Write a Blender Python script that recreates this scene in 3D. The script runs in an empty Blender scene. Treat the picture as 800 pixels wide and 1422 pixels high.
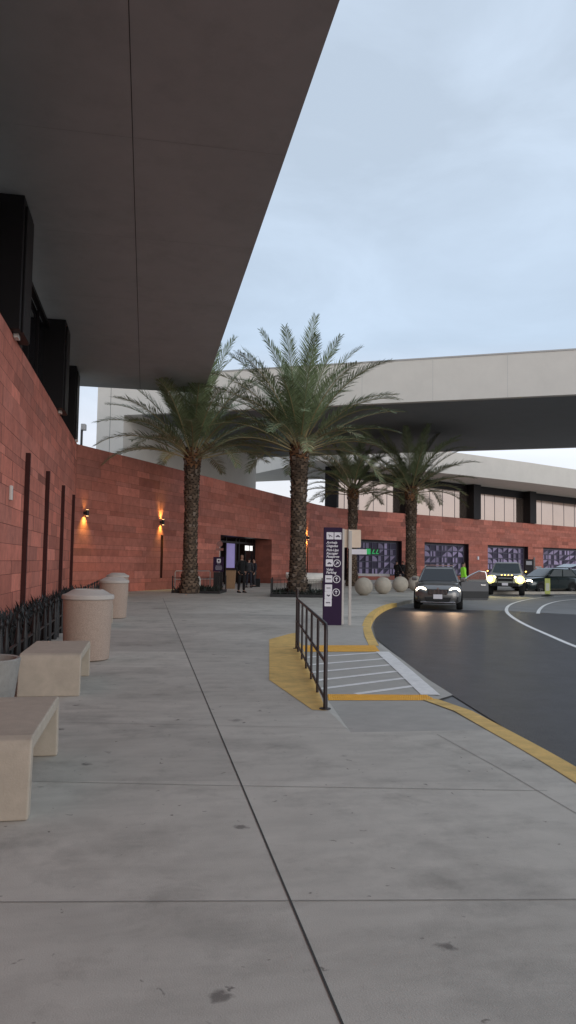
import bpy, bmesh, math, random
from mathutils import Vector, Matrix
from mathutils.geometry import tessellate_polygon

R = math.radians
SC = bpy.context.scene
COL = SC.collection
random.seed(11)

# ------------------------------------------------------------------ camera
F, HGT = 1050.0, 1.5
YAW, PITCH, ROLL = math.atan(197 / 1052), math.atan(70 / 1050), 0.0155
CAM = Vector((0, 0, HGT))
_f = Vector((math.sin(YAW) * math.cos(PITCH), math.cos(YAW) * math.cos(PITCH), math.sin(PITCH)))
_r0 = Vector((math.cos(YAW), -math.sin(YAW), 0))
_u0 = _r0.cross(_f)
_r = _r0 * math.cos(ROLL) + _u0 * math.sin(ROLL)
_u = _u0 * math.cos(ROLL) - _r0 * math.sin(ROLL)


def ray(px, py):
    return _f + _r * ((px - 400) / F) + _u * ((711 - py) / F)


def at(px, py, z=0.0):
    """world point on the level z seen at this place of the photograph"""
    d = ray(px, py)
    return CAM + d * ((z - HGT) / d.z)


def proj(p):
    v = Vector(p) - CAM
    w = v.dot(_f)
    return 400 + F * v.dot(_r) / w, 711 - F * v.dot(_u) / w, w


cam_d = bpy.data.cameras.new("camera")
cam_o = bpy.data.objects.new("camera", cam_d)
COL.objects.link(cam_o)
cam_o.matrix_world = Matrix((( _r.x, _u.x, -_f.x, 0), (_r.y, _u.y, -_f.y, 0), (_r.z, _u.z, -_f.z, HGT), (0, 0, 0, 1)))
cam_d.sensor_fit = 'VERTICAL'
cam_d.sensor_height = 24
cam_d.lens = 24 * F / 1422
cam_d.clip_start = 0.05
cam_d.clip_end = 3000
SC.camera = cam_o

# ------------------------------------------------------------------ materials
def N(nt, kind, **kw):
    n = nt.nodes.new(kind)
    for k, v in kw.items():
        setattr(n, k, v)
    return n


def mat(name, col, rough=0.6, metal=0.0, var=0.12, scale=6.0, bump=0.0, bscale=60.0, emit=None, estr=0.0,
        attr=False, alpha=1.0, spec=0.5, coat=0.0, stain=0.0):
    m = bpy.data.materials.new(name)
    m.use_nodes = True
    nt = m.node_tree
    b = nt.nodes['Principled BSDF']
    b.inputs['Roughness'].default_value = rough
    b.inputs['Metallic'].default_value = metal
    b.inputs['Specular IOR Level'].default_value = spec
    if coat:
        b.inputs['Coat Weight'].default_value = coat
        b.inputs['Coat Roughness'].default_value = 0.06
    tc = N(nt, 'ShaderNodeTexCoord')
    L = nt.links.new
    if attr:
        a = N(nt, 'ShaderNodeAttribute', attribute_name='Col')
        base = a.outputs['Color']
    else:
        rgb = N(nt, 'ShaderNodeRGB')
        rgb.outputs[0].default_value = (*col, 1)
        base = rgb.outputs[0]
    no = N(nt, 'ShaderNodeTexNoise')
    no.inputs['Scale'].default_value = scale
    no.inputs['Detail'].default_value = 6
    no.inputs['Roughness'].default_value = 0.65
    L(tc.outputs['Object'], no.inputs['Vector'])
    mr = N(nt, 'ShaderNodeMapRange')
    mr.inputs['From Min'].default_value = 0.25
    mr.inputs['From Max'].default_value = 0.75
    mr.inputs['To Min'].default_value = 1 - var
    mr.inputs['To Max'].default_value = 1 + var
    L(no.outputs['Fac'], mr.inputs['Value'])
    mx = N(nt, 'ShaderNodeMix', data_type='RGBA', blend_type='MULTIPLY')
    mx.inputs['Factor'].default_value = 1
    L(base, mx.inputs['A'])
    L(mr.outputs['Result'], mx.inputs['B'])
    out = mx.outputs['Result']
    if stain:
        n2 = N(nt, 'ShaderNodeTexNoise')
        n2.inputs['Scale'].default_value = 0.9
        n2.inputs['Detail'].default_value = 8
        n2.inputs['Roughness'].default_value = 0.7
        L(tc.outputs['Object'], n2.inputs['Vector'])
        m2 = N(nt, 'ShaderNodeMapRange')
        m2.inputs['From Min'].default_value = 0.5
        m2.inputs['From Max'].default_value = 0.75
        m2.inputs['To Min'].default_value = 1.0
        m2.inputs['To Max'].default_value = 1 - stain
        L(n2.outputs['Fac'], m2.inputs['Value'])
        x2 = N(nt, 'ShaderNodeMix', data_type='RGBA', blend_type='MULTIPLY')
        x2.inputs['Factor'].default_value = 1
        L(out, x2.inputs['A'])
        L(m2.outputs['Result'], x2.inputs['B'])
        out = x2.outputs['Result']
    L(out, b.inputs['Base Color'])
    if bump:
        nb = N(nt, 'ShaderNodeTexNoise')
        nb.inputs['Scale'].default_value = bscale
        nb.inputs['Detail'].default_value = 4
        L(tc.outputs['Object'], nb.inputs['Vector'])
        bp = N(nt, 'ShaderNodeBump')
        bp.inputs['Strength'].default_value = bump
        bp.inputs['Distance'].default_value = 0.02
        L(nb.outputs['Fac'], bp.inputs['Height'])
        L(bp.outputs['Normal'], b.inputs['Normal'])
    if emit:
        b.inputs['Emission Color'].default_value = (*emit, 1)
        b.inputs['Emission Strength'].default_value = estr
    return m


_a, _b, _c = at(0, 1253.3), at(800, 1250), at(0, 1084)
SLOPE = -(_b.y - _a.y) / (_b.x - _a.x)
Y0, STEP, X0 = _a.y + SLOPE * _a.x, (_c.y + SLOPE * _c.x) - (_a.y + SLOPE * _a.x), at(330, 1077).x


def sidewalk_mat():
    m = mat('sidewalk_concrete', (0.53, 0.50, 0.44), rough=0.82, var=0.10, scale=1.7, bump=0.15, bscale=140, stain=0.36)
    nt = m.node_tree
    L = nt.links.new
    b = nt.nodes['Principled BSDF']
    src = b.inputs['Base Color'].links[0].from_socket
    tc = [n for n in nt.nodes if n.type == 'TEX_COORD'][0]

    def mul(src, fac, lo):
        x = N(nt, 'ShaderNodeMix', data_type='RGBA', blend_type='MULTIPLY')
        L(fac, x.inputs['Factor'])
        L(src, x.inputs['A'])
        x.inputs['B'].default_value = (*lo, 1)
        return x.outputs['Result']
    # gum spots and drips: only some of the cells carry one
    for sc, r0, thr, dark in ((2.1, 0.085, 0.30, (0.45, 0.44, 0.44)), (5.5, 0.07, 0.42, (0.62, 0.61, 0.61)), (0.8, 0.06, 0.5, (0.5, 0.49, 0.49)), (9.0, 0.10, 0.62, (0.5, 0.49, 0.48)), (3.3, 0.05, 0.3, (0.42, 0.41, 0.41))):
        wn = N(nt, 'ShaderNodeTexNoise')
        wn.inputs['Scale'].default_value = 16
        wn.inputs['Detail'].default_value = 3
        L(tc.outputs['Object'], wn.inputs['Vector'])
        vm = N(nt, 'ShaderNodeVectorMath', operation='MULTIPLY_ADD')
        vm.inputs[1].default_value = (0.12, 0.12, 0.0)
        L(wn.outputs['Color'], vm.inputs[0])
        L(tc.outputs['Object'], vm.inputs[2])
        vo = N(nt, 'ShaderNodeTexVoronoi')
        vo.inputs['Scale'].default_value = sc
        L(vm.outputs[0], vo.inputs['Vector'])
        mr = N(nt, 'ShaderNodeMapRange')
        mr.inputs['From Min'].default_value = r0 * 0.55
        mr.inputs['From Max'].default_value = r0 * 1.15
        mr.inputs['To Min'].default_value = 1
        mr.inputs['To Max'].default_value = 0
        L(vo.outputs['Distance'], mr.inputs['Value'])
        sep = N(nt, 'ShaderNodeSeparateColor')
        L(vo.outputs['Color'], sep.inputs[0])
        gt = N(nt, 'ShaderNodeMath', operation='GREATER_THAN')
        gt.inputs[1].default_value = thr
        L(sep.outputs[0], gt.inputs[0])
        mm = N(nt, 'ShaderNodeMath', operation='MULTIPLY')
        L(gt.outputs[0], mm.inputs[0])
        L(mr.outputs['Result'], mm.inputs[1])
        src = mul(src, mm.outputs[0], dark)
    # long broom streaks across the walk
    mp = N(nt, 'ShaderNodeMapping')
    mp.inputs['Scale'].default_value = (1.2, 4.0, 1)
    L(tc.outputs['Object'], mp.inputs['Vector'])
    ns = N(nt, 'ShaderNodeTexNoise')
    ns.inputs['Scale'].default_value = 1.6
    ns.inputs['Detail'].default_value = 7
    L(mp.outputs[0], ns.inputs['Vector'])
    mr = N(nt, 'ShaderNodeMapRange')
    mr.inputs['From Min'].default_value = 0.45
    mr.inputs['From Max'].default_value = 0.72
    L(ns.outputs['Fac'], mr.inputs['Value'])
    src = mul(src, mr.outputs['Result'], (0.88, 0.88, 0.88))
    for scl, f0, f1, dk in ((0.33, .5, .66, (0.80, 0.79, 0.78)), (2.3, .56, .74, (0.78, 0.775, 0.77)), (14.0, .60, .78, (0.82, 0.82, 0.82))):
        nz = N(nt, 'ShaderNodeTexNoise')
        nz.inputs['Scale'].default_value = scl
        nz.inputs['Detail'].default_value = 9
        nz.inputs['Roughness'].default_value = 0.68
        nz.inputs['Distortion'].default_value = 0.5
        L(tc.outputs['Object'], nz.inputs['Vector'])
        mr = N(nt, 'ShaderNodeMapRange')
        mr.inputs['From Min'].default_value = f0
        mr.inputs['From Max'].default_value = f1
        L(nz.outputs['Fac'], mr.inputs['Value'])
        src = mul(src, mr.outputs['Result'], dk)
    # every slab its own tone
    sp_ = N(nt, 'ShaderNodeSeparateXYZ')
    L(tc.outputs['Object'], sp_.inputs[0])
    def mth(op, a, bb, c=None):
        q = N(nt, 'ShaderNodeMath', operation=op)
        for i, v in enumerate((a, bb, c)):
            if v is None: continue
            if isinstance(v, (int, float)): q.inputs[i].default_value = v
            else: L(v, q.inputs[i])
        return q.outputs[0]
    yy = mth('FLOOR', mth('DIVIDE', mth('SUBTRACT', mth('MULTIPLY_ADD', sp_.outputs[0], SLOPE, sp_.outputs[1]), Y0), STEP), None)
    xx = mth('GREATER_THAN', sp_.outputs[0], X0)
    cb_ = N(nt, 'ShaderNodeCombineXYZ')
    L(yy, cb_.inputs[1]); L(xx, cb_.inputs[0])
    wn_ = N(nt, 'ShaderNodeTexWhiteNoise', noise_dimensions='2D')
    L(cb_.outputs[0], wn_.inputs['Vector'])
    mr = N(nt, 'ShaderNodeMapRange')
    mr.inputs['To Min'].default_value = 0.88
    mr.inputs['To Max'].default_value = 1.08
    L(wn_.outputs['Value'], mr.inputs['Value'])
    x = N(nt, 'ShaderNodeMix', data_type='RGBA', blend_type='MULTIPLY')
    x.inputs['Factor'].default_value = 1
    L(src, x.inputs['A'])
    L(mr.outputs['Result'], x.inputs['B'])
    L(x.outputs['Result'], b.inputs['Base Color'])
    return m


def clear_glass():
    m = bpy.data.materials.new('clear_glass')
    m.use_nodes = True
    t = m.node_tree
    b = t.nodes['Principled BSDF']
    b.inputs['Base Color'].default_value = (.02, .025, .025, 1)
    b.inputs['Roughness'].default_value = 0.05
    tr_ = t.nodes.new('ShaderNodeBsdfTransparent')
    tr_.inputs[0].default_value = (.75, .78, .77, 1)
    mx_ = t.nodes.new('ShaderNodeMixShader')
    mx_.inputs[0].default_value = .22
    t.links.new(tr_.outputs[0], mx_.inputs[1])
    t.links.new(b.outputs[0], mx_.inputs[2])
    t.links.new(mx_.outputs[0], t.nodes['Material Output'].inputs[0])
    return m


M = {
    'walk': sidewalk_mat(),
    'ramp': mat('ramp_concrete', (0.43, 0.41, 0.37), 0.85, var=0.1, scale=4, bump=0.1, stain=0.12),
    'joint': mat('joint_dark', (0.06, 0.058, 0.055), 0.9),
    'asphalt': mat('asphalt', (0.040, 0.041, 0.046), 0.5, var=0.42, scale=2.2, bump=0.6, bscale=90, spec=0.5, stain=0.35),
    'road': mat('road_concrete', (0.22, 0.22, 0.22), 0.8, var=0.14, scale=1.0, bump=0.1, stain=0.2),
    'yellow': mat('yellow_paint', (0.74, 0.49, 0.15), 0.7, var=0.22, scale=5, bump=0.15, stain=0.4),
    'tactile': mat('tactile_yellow', (0.78, 0.42, 0.05), 0.6, var=0.1, scale=9, stain=0.12),
    'white_paint': mat('white_paint', (0.84, 0.82, 0.79), 0.7, var=0.14, scale=9, stain=0.2),
    'stone': mat('red_stone', (0.4, 0.12, 0.08), 0.85, var=0.22, scale=3.2, bump=0.3, bscale=30, attr=True, stain=0.2),
    'slot': mat('slot_red', (0.05, 0.012, 0.010), 0.9),
    'soil': mat('soil', (0.018, 0.016, 0.014), 0.95, var=0.3, bump=0.5, bscale=20),
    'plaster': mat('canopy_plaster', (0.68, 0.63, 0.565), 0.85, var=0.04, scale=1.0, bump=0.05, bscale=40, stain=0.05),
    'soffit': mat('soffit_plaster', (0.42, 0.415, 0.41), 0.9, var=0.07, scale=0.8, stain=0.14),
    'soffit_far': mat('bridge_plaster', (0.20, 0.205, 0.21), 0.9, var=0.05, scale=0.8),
    'black_metal': mat('black_metal', (0.010, 0.008, 0.009), 0.45, var=0.2),
    'fin': mat('fin_metal', (0.012, 0.009, 0.010), 0.5, var=0.15, spec=0.3),
    'iron': mat('fence_iron', (0.012, 0.012, 0.013), 0.5, var=0.2),
    'rail': mat('rail_bronze', (0.055, 0.047, 0.048), 0.42, metal=0.6, var=0.1),
    'steel': mat('galvanised', (0.42, 0.40, 0.38), 0.5, metal=0.7, var=0.1, scale=14),
    'post': mat('post_paint', (0.52, 0.49, 0.46), 0.5, metal=0.2, var=0.08, scale=10),
    'bench': mat('bench_concrete', (0.47, 0.405, 0.325), 0.8, var=0.10, scale=9, bump=0.12, bscale=90, stain=0.16),
    'bin': mat('bin_aggregate', (0.41, 0.315, 0.255), 0.85, var=0.30, scale=70, bump=0.3, bscale=120, stain=0.1),
    'lid': mat('bin_lid', (0.52, 0.475, 0.43), 0.75, var=0.08, scale=7, stain=0.2),
    'pot': mat('pot_concrete', (0.31, 0.295, 0.27), 0.85, var=0.14, scale=18, bump=0.25, bscale=60),
    'white_pot': mat('pale_pot', (0.56, 0.53, 0.49), 0.8, var=0.08),
    'ball': mat('ball_concrete', (0.46, 0.41, 0.335), 0.85, var=0.12, scale=6, bump=0.2, bscale=60, stain=0.15),
    'bark': mat('palm_bark', (0.2, 0.14, 0.1), 0.95, var=0.35, scale=12, attr=True),
    'frond': mat('palm_leaf', (0.07, 0.09, 0.05), 0.6, var=0.2, scale=3, attr=True, spec=0.3),
    'shrub': mat('shrub_leaf', (0.06, 0.07, 0.06), 0.7, var=0.3, scale=5, attr=True),
    'purple': mat('sign_purple', (0.034, 0.016, 0.048), 0.55, var=0.06, spec=0.15),
    'sign_white': mat('sign_white', (0.78, 0.76, 0.80), 0.5, var=0.04),
    'sign_back': mat('sign_back', (0.78, 0.62, 0.48), 0.55, var=0.06),
    'screen': mat('window_screen', (0.1, 0.08, 0.13), 0.5, var=0.25, scale=2, attr=True),
    'frame_dark': mat('frame_plum', (0.022, 0.012, 0.018), 0.5),
    'mull': mat('mullion_grey', (0.15, 0.14, 0.19), 0.5),
    'pane': mat('sky_glass', (0.62, 0.50, 0.43), 0.08, metal=0.9, var=0.05, scale=0.4),
    'pane_dark': mat('dark_glass', (0.012, 0.012, 0.014), 0.06, spec=0.9),
    'green': mat('green_lit', (0.02, 0.3, 0.08), 0.5, emit=(0.05, 0.80, 0.22), estr=0.25),
    'lav': mat('lavender_lit', (0.25, 0.22, 0.4), 0.5, emit=(0.24, 0.20, 0.46), estr=0.42, var=0.2, scale=1),
    'warm': mat('warm_lit', (0.5, 0.3, 0.15), 0.5, emit=(1.0, 0.45, 0.16), estr=0.35, var=0.4, scale=2),
    'lit_white': mat('lit_white', (0.8, 0.8, 0.8), 0.5, emit=(1, 1, 0.97), estr=1.0),
    'lens_warm': mat('lamp_lens', (0.9, 0.6, 0.3), 0.4, emit=(1.0, 0.62, 0.25), estr=4),
    'tan': mat('tan_wood', (0.30, 0.185, 0.10), 0.6, var=0.15),
    'black_cloth': mat('black_cloth', (0.010, 0.010, 0.011), 0.9),
    'grey_cloth': mat('grey_cloth', (0.035, 0.036, 0.042), 0.9),
    'navy_cloth': mat('navy_cloth', (0.018, 0.02, 0.03), 0.9),
    'hivis': mat('hivis_cloth', (0.30, 0.72, 0.05), 0.8, emit=(0.25, 0.75, 0.05), estr=0.12),
    'skin': mat('skin', (0.42, 0.24, 0.17), 0.6),
    'hair': mat('hair', (0.012, 0.009, 0.007), 0.7),
    'tyre': mat('tyre', (0.010, 0.010, 0.011), 0.85),
    'rim': mat('rim', (0.22, 0.22, 0.23), 0.35, metal=0.8),
    'chrome': mat('chrome', (0.6, 0.6, 0.6), 0.2, metal=1.0, var=0.02),
    'glass_car': mat('car_glass', (0.010, 0.011, 0.013), 0.08, spec=0.45),
    'glass_sky_tint': mat('car_glass_sky_tint', (0.16, 0.18, 0.19), 0.1, spec=0.8, coat=0.6),  # bright sky reflection put into a lighter glass colour
    'plastic': mat('black_plastic', (0.014, 0.014, 0.015), 0.55),
    'paint_grey': mat('paint_grey', (0.17, 0.165, 0.16), 0.28, metal=0.55, coat=0.8, var=0.05),
    'paint_door': mat('paint_door', (0.10, 0.10, 0.105), 0.5, metal=0.2, var=0.05),
    'paint_white': mat('paint_white', (0.42, 0.44, 0.42), 0.3, coat=0.8, var=0.04),
    'paint_black': mat('paint_black', (0.018, 0.02, 0.022), 0.25, metal=0.3, coat=0.9, var=0.04),
    'paint_teal': mat('paint_teal', (0.03, 0.045, 0.048), 0.25, metal=0.4, coat=0.9, var=0.04),
    'headlight': mat('headlight_lit', (1, 0.95, 0.85), 0.3, emit=(1.0, 0.88, 0.66), estr=14),
    'fog_halo': mat('yellow_halo', (1, 0.9, 0.3), 0.3, emit=(1.0, 0.86, 0.26), estr=1.6),  # glare halo of the fog lamps, put into a yellow emission
    'amber': mat('amber_lit', (1, 0.6, 0.1), 0.3, emit=(1.0, 0.62, 0.14), estr=8),
    'clear': clear_glass(),
    'white_cloth': mat('white_cloth', (0.80, 0.78, 0.78), 0.8),
    'paddle': mat('paddle_green', (0.42, 0.46, 0.12), 0.6, var=0.15, scale=8),
    'off_white': mat('off_white', (0.74, 0.70, 0.64), 0.6),
}

# ------------------------------------------------------------------ mesh building
class MB:
    def __init__(s):
        s.v, s.f, s.c = [], [], []

    def face(s, pts, col=None):
        b = len(s.v)
        s.v += [tuple(p) for p in pts]
        s.f.append(list(range(b, b + len(pts))))
        s.c.append(col)

    def box(s, lo, hi, mtx=None, col=None):
        x0, y0, z0 = lo
        x1, y1, z1 = hi
        p = [(x0, y0, z0), (x1, y0, z0), (x1, y1, z0), (x0, y1, z0), (x0, y0, z1), (x1, y0, z1), (x1, y1, z1), (x0, y1, z1)]
        if mtx is not None:
            p = [tuple(mtx @ Vector(q)) for q in p]
        b = len(s.v)
        s.v += p
        for q in ((3, 2, 1, 0), (4, 5, 6, 7), (0, 1, 5, 4), (1, 2, 6, 5), (2, 3, 7, 6), (3, 0, 4, 7)):
            s.f.append([b + i for i in q])
            s.c.append(col)

    def ring(s, pts):
        b = len(s.v)
        s.v += [tuple(p) for p in pts]
        return list(range(b, b + len(pts)))

    def loft(s, rings, cap=True, col=None):
        ids = [s.ring(r) for r in rings]
        n = len(ids[0])
        for a, b in zip(ids, ids[1:]):
            for i in range(n):
                j = (i + 1) % n
                s.f.append([a[i], a[j], b[j], b[i]])
                s.c.append(col)
        if cap:
            s.f.append(ids[0][::-1])
            s.c.append(col)
            s.f.append(ids[-1])
            s.c.append(col)

    def tube(s, pts, r, n=8, col=None):
        pts = [Vector(p) for p in pts]
        rr = r if isinstance(r, (list, tuple)) else [r] * len(pts)
        rings = []
        for i, p in enumerate(pts):
            t = (pts[min(i + 1, len(pts) - 1)] - pts[max(i - 1, 0)]).normalized()
            u = t.orthogonal().normalized() if i == 0 else (u - t * u.dot(t)).normalized()
            w = t.cross(u)
            rings.append([p + (u * math.cos(k * 2 * math.pi / n) + w * math.sin(k * 2 * math.pi / n)) * rr[i] for k in range(n)])
        s.loft(rings, col=col)

    def lathe(s, prof, n=24, c=(0, 0), col=None):
        s.loft([[(c[0] + r * math.cos(k * 2 * math.pi / n), c[1] + r * math.sin(k * 2 * math.pi / n), z) for k in range(n)]
                for r, z in prof], col=col)

    def prism(s, poly, z0, z1, col=None):
        """closed plan polygon [(x,y)] pulled from z0 to z1"""
        poly = [Vector((p[0], p[1], 0)) for p in poly]
        tris = tessellate_polygon([poly])
        b = len(s.v)
        n = len(poly)
        s.v += [(p.x, p.y, z1) for p in poly] + [(p.x, p.y, z0) for p in poly]
        for t in tris:
            s.f.append([b + t[0], b + t[1], b + t[2]])
            s.c.append(col)
            s.f.append([b + n + t[2], b + n + t[1], b + n + t[0]])
            s.c.append(col)
        for i in range(n):
            j = (i + 1) % n
            s.f.append([b + n + i, b + n + j, b + j, b + i])
            s.c.append(col)

    def sheet(s, pts, col=None):
        """flat or bent polygon of world points"""
        poly = [Vector((p[0], p[1], 0)) for p in pts]
        b = len(s.v)
        s.v += [tuple(p) for p in pts]
        for t in tessellate_polygon([poly]):
            a, c, d = [Vector(pts[i]) for i in t]
            t = list(t)
            if (c - a).cross(d - a).z < 0:
                t = t[::-1]
            s.f.append([b + i for i in t])
            s.c.append(col)

    def strip(s, pts, w, z, col=None):
        """flat band of width w along a plan line"""
        P = [Vector((p[0], p[1], 0)) for p in pts]
        L_, R_ = [], []
        for i, p in enumerate(P):
            t = (P[min(i + 1, len(P) - 1)] - P[max(i - 1, 0)]).normalized()
            nrm = Vector((-t.y, t.x, 0))
            zz = z[i] if isinstance(z, (list, tuple)) else z
            L_.append((p.x + nrm.x * w / 2, p.y + nrm.y * w / 2, zz))
            R_.append((p.x - nrm.x * w / 2, p.y - nrm.y * w / 2, zz))
        for i in range(len(P) - 1):
            s.face([R_[i], R_[i + 1], L_[i + 1], L_[i]], col)

    def build(s, name, material, parent=None, smooth=None, loc=None, bevel=0.0, fix=True):
        me = bpy.data.meshes.new(name)
        me.from_pydata(s.v, [], s.f)
        if any(c is not None for c in s.c):
            at_ = me.color_attributes.new('Col', 'FLOAT_COLOR', 'CORNER')
            k = 0
            for f, c in zip(s.f, s.c):
                c = c or (0.2, 0.2, 0.2)
                for _ in f:
                    at_.data[k].color = (c[0], c[1], c[2], 1)
                    k += 1
        if fix:
            bm = bmesh.new()
            bm.from_mesh(me)
            bmesh.ops.recalc_face_normals(bm, faces=bm.faces)
            bm.to_mesh(me)
            bm.free()
        me.materials.append(material)
        if smooth:
            me.polygons.foreach_set('use_smooth', [True] * len(me.polygons))
            me.set_sharp_from_angle(angle=R(smooth))
        o = bpy.data.objects.new(name, me)
        COL.objects.link(o)
        if parent:
            o.parent = parent
        if loc is not None:
            o.location = loc
        if bevel:
            b = o.modifiers.new('bevel', 'BEVEL')
            b.width = bevel
            b.segments = 3
            b.limit_method = 'ANGLE'
            b.angle_limit = R(40)
        return o


def tag(o, label=None, cat=None, group=None, kind=None):
    if label: o['label'] = label
    if cat: o['category'] = cat
    if group: o['group'] = group
    if kind: o['kind'] = kind
    return o


def thing(name, label, cat, loc=(0, 0, 0), rz=0.0, group=None):
    o = bpy.data.objects.new(name, None)
    COL.objects.link(o)
    o.location = loc
    o.rotation_euler = (0, 0, rz)
    o.empty_display_size = 0.2
    return tag(o, label, cat, group)


def copy_tree(o, parent=None):
    c = o.copy()
    COL.objects.link(c)
    c.parent = parent
    for ch in list(o.children):
        copy_tree(ch, c)
    return c


def chaikin(pts, n=2):
    for _ in range(n):
        q = [pts[0]]
        for a, b in zip(pts, pts[1:]):
            q += [a * 0.75 + b * 0.25, a * 0.25 + b * 0.75]
        q.append(pts[-1])
        pts = q
    return pts


def xy(v):
    return Vector((v[0], v[1]))


def spot(name, parent, loc, aim, energy, color, size=70, blend=0.6, radius=0.04):
    l = bpy.data.lights.new(name, 'SPOT')
    l.energy = energy
    l.color = color
    l.spot_size = R(size)
    l.spot_blend = blend
    l.shadow_soft_size = radius
    o = bpy.data.objects.new(name, l)
    COL.objects.link(o)
    o.parent = parent
    o.location = loc
    o.rotation_euler = Vector(aim).to_track_quat('-Z', 'Y').to_euler()
    return o


# ------------------------------------------------------------------ sky
W = bpy.data.worlds.new("World")
SC.world = W
W.use_nodes = True
nt = W.node_tree
L = nt.links.new
bg = nt.nodes['Background']
SUN_EL, SUN_AZ = R(14), R(-150)          # low behind the camera
sky = N(nt, 'ShaderNodeTexSky', sky_type='NISHITA')
sky.sun_disc = False
sky.sun_elevation = SUN_EL
sky.sun_rotation = R(210)
sky.air_density = 1.2
tc = N(nt, 'ShaderNodeTexCoord')
sep = N(nt, 'ShaderNodeSeparateXYZ')
L(tc.outputs['Generated'], sep.inputs[0])
ramp = N(nt, 'ShaderNodeValToRGB')
e = ramp.color_ramp.elements
e[0].position, e[0].color = 0.0, (6.9, 6.7, 6.9, 1)
e[1].position, e[1].color = 0.95, (4.7, 5.5, 6.6, 1)
for pos, c in ((0.16, (6.9, 7.3, 8.2, 1)), (0.28, (4.35, 5.3, 6.55, 1)), (0.5, (4.6, 5.45, 6.55, 1))):
    q = e.new(pos)
    q.color = c
L(sep.outputs['Z'], ramp.inputs['Fac'])
mp = N(nt, 'ShaderNodeMapping')
mp.inputs['Scale'].default_value = (1.3, 1.3, 3.4)
mp.inputs['Rotation'].default_value = (0, 0, R(25))
L(tc.outputs['Generated'], mp.inputs['Vector'])
cn = N(nt, 'ShaderNodeTexNoise')
cn.inputs['Scale'].default_value = 2.6
cn.inputs['Detail'].default_value = 7
cn.inputs['Roughness'].default_value = 0.55
cn.inputs['Distortion'].default_value = 0.4
L(mp.outputs[0], cn.inputs['Vector'])
cr = N(nt, 'ShaderNodeMapRange')
cr.inputs['From Min'].default_value = 0.35
cr.inputs['From Max'].default_value = 0.68
cr.inputs['To Min'].default_value = 0.90
cr.inputs['To Max'].default_value = 1.09
L(cn.outputs['Fac'], cr.inputs['Value'])
cm = N(nt, 'ShaderNodeMix', data_type='RGBA', blend_type='MULTIPLY')
cm.inputs['Factor'].default_value = 1
L(ramp.outputs['Color'], cm.inputs['A'])
L(cr.outputs['Result'], cm.inputs['B'])
mixs = N(nt, 'ShaderNodeMix', data_type='RGBA')
mixs.inputs['Factor'].default_value = 0.92
L(sky.outputs[0], mixs.inputs['A'])
L(cm.outputs['Result'], mixs.inputs['B'])
L(mixs.outputs['Result'], bg.inputs['Color'])
bg.inputs['Strength'].default_value = 0.135

sl = bpy.data.lights.new('sun', 'SUN')
sl.energy = 0.95
sl.angle = R(40)
sl.color = (1.0, 0.93, 0.86)
so = bpy.data.objects.new('sun', sl)
COL.objects.link(so)
sd = Vector((math.sin(R(160)) * math.cos(SUN_EL), math.cos(R(160)) * math.cos(SUN_EL), math.sin(SUN_EL)))
so.rotation_euler = sd.to_track_quat('Z', 'Y').to_euler()

# ------------------------------------------------------------------ ground, road, kerb
RZ = -0.14
LOWZ = -0.11
mb = MB()
mb.sheet([(-900, -900, RZ - 0.012), (900, -900, RZ - 0.012), (900, 900, RZ - 0.012), (-900, 900, RZ - 0.012)])
tag(mb.build('ground', M['road']), kind='structure')
far_edge = [(1500, 845), (1000, 826), (860, 822.5), (800, 821.5), (740, 821.5), (670, 822), (625, 825), (590, 830), (565, 834)]
near_a = [(551, 837.5), (537, 841.5), (524, 849), (516.5, 858), (514, 869)]
near_b = [(703, 1013), (752, 1039), (800, 1066), (950, 1155), (1250, 1330)]
E_far = chaikin([xy(at(*p)) for p in far_edge], 2)
E_a = chaikin([xy(at(*p)) for p in near_a], 2)
E_b = chaikin([xy(at(*p)) for p in near_b], 2)
behind = [Vector((9.0, -6.0)), Vector((14, -30))]
B_ = at(412, 879)
H_ = at(455, 986)
I_ = at(487, 1017)
rail_side = [B_, H_, I_]
edge = E_far + E_a + [xy(p) for p in rail_side] + E_b + behind
poly = edge + [Vector((-40, -30)), Vector((-40, 120)), Vector((200, 160)), Vector((200, 60))]
mb = MB()
mb.prism(poly, RZ - 0.01, 0)
tag(mb.build('sidewalk', M['walk']), kind='structure')
# drop-kerb: sloping panels and the low loading zone
k1, k2 = at(413, 896, LOWZ), at(524, 896, LOWZ)
k3, k4 = at(455, 972, LOWZ), at(606, 972, LOWZ)
a0, j0 = at(514, 869), at(703, 1013)
mb = MB()
mb.face([B_, k1, k2, a0])
mb.face([k3, I_, j0, k4])
mb.face([k3, H_, I_])
mb.face([k1, k3, k4, k2])
# gutter down to the asphalt
gut = [at(527, 893, RZ + .01), at(556, 914, RZ + .01), at(594, 943, RZ + .01), at(629, 965, RZ + .01)]
mb.sheet([k2] + gut + [k4])
tag(mb.build('ramp', M['ramp'], fix=False), kind='structure')
mb = MB()
asp = [at(548, 843, RZ), at(533, 849, RZ), at(522, 858, RZ), at(518, 870, RZ), at(523, 887, RZ), at(556, 914, RZ), at(594, 944, RZ),
       at(629, 966, RZ), at(655, 982, RZ), at(700, 1010, RZ), at(760, 1044, RZ), at(1250, 1330, RZ), Vector((30, -30, RZ)), Vector((70, -30, RZ)),
       at(1300, 890, RZ), at(1000, 866, RZ), at(800, 853.5, RZ), at(700, 848, RZ), at(600, 846, RZ)]
mb.sheet([(p[0], p[1], RZ) for p in asp])
tag(mb.build('road', M['asphalt'], fix=False), kind='structure')
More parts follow.
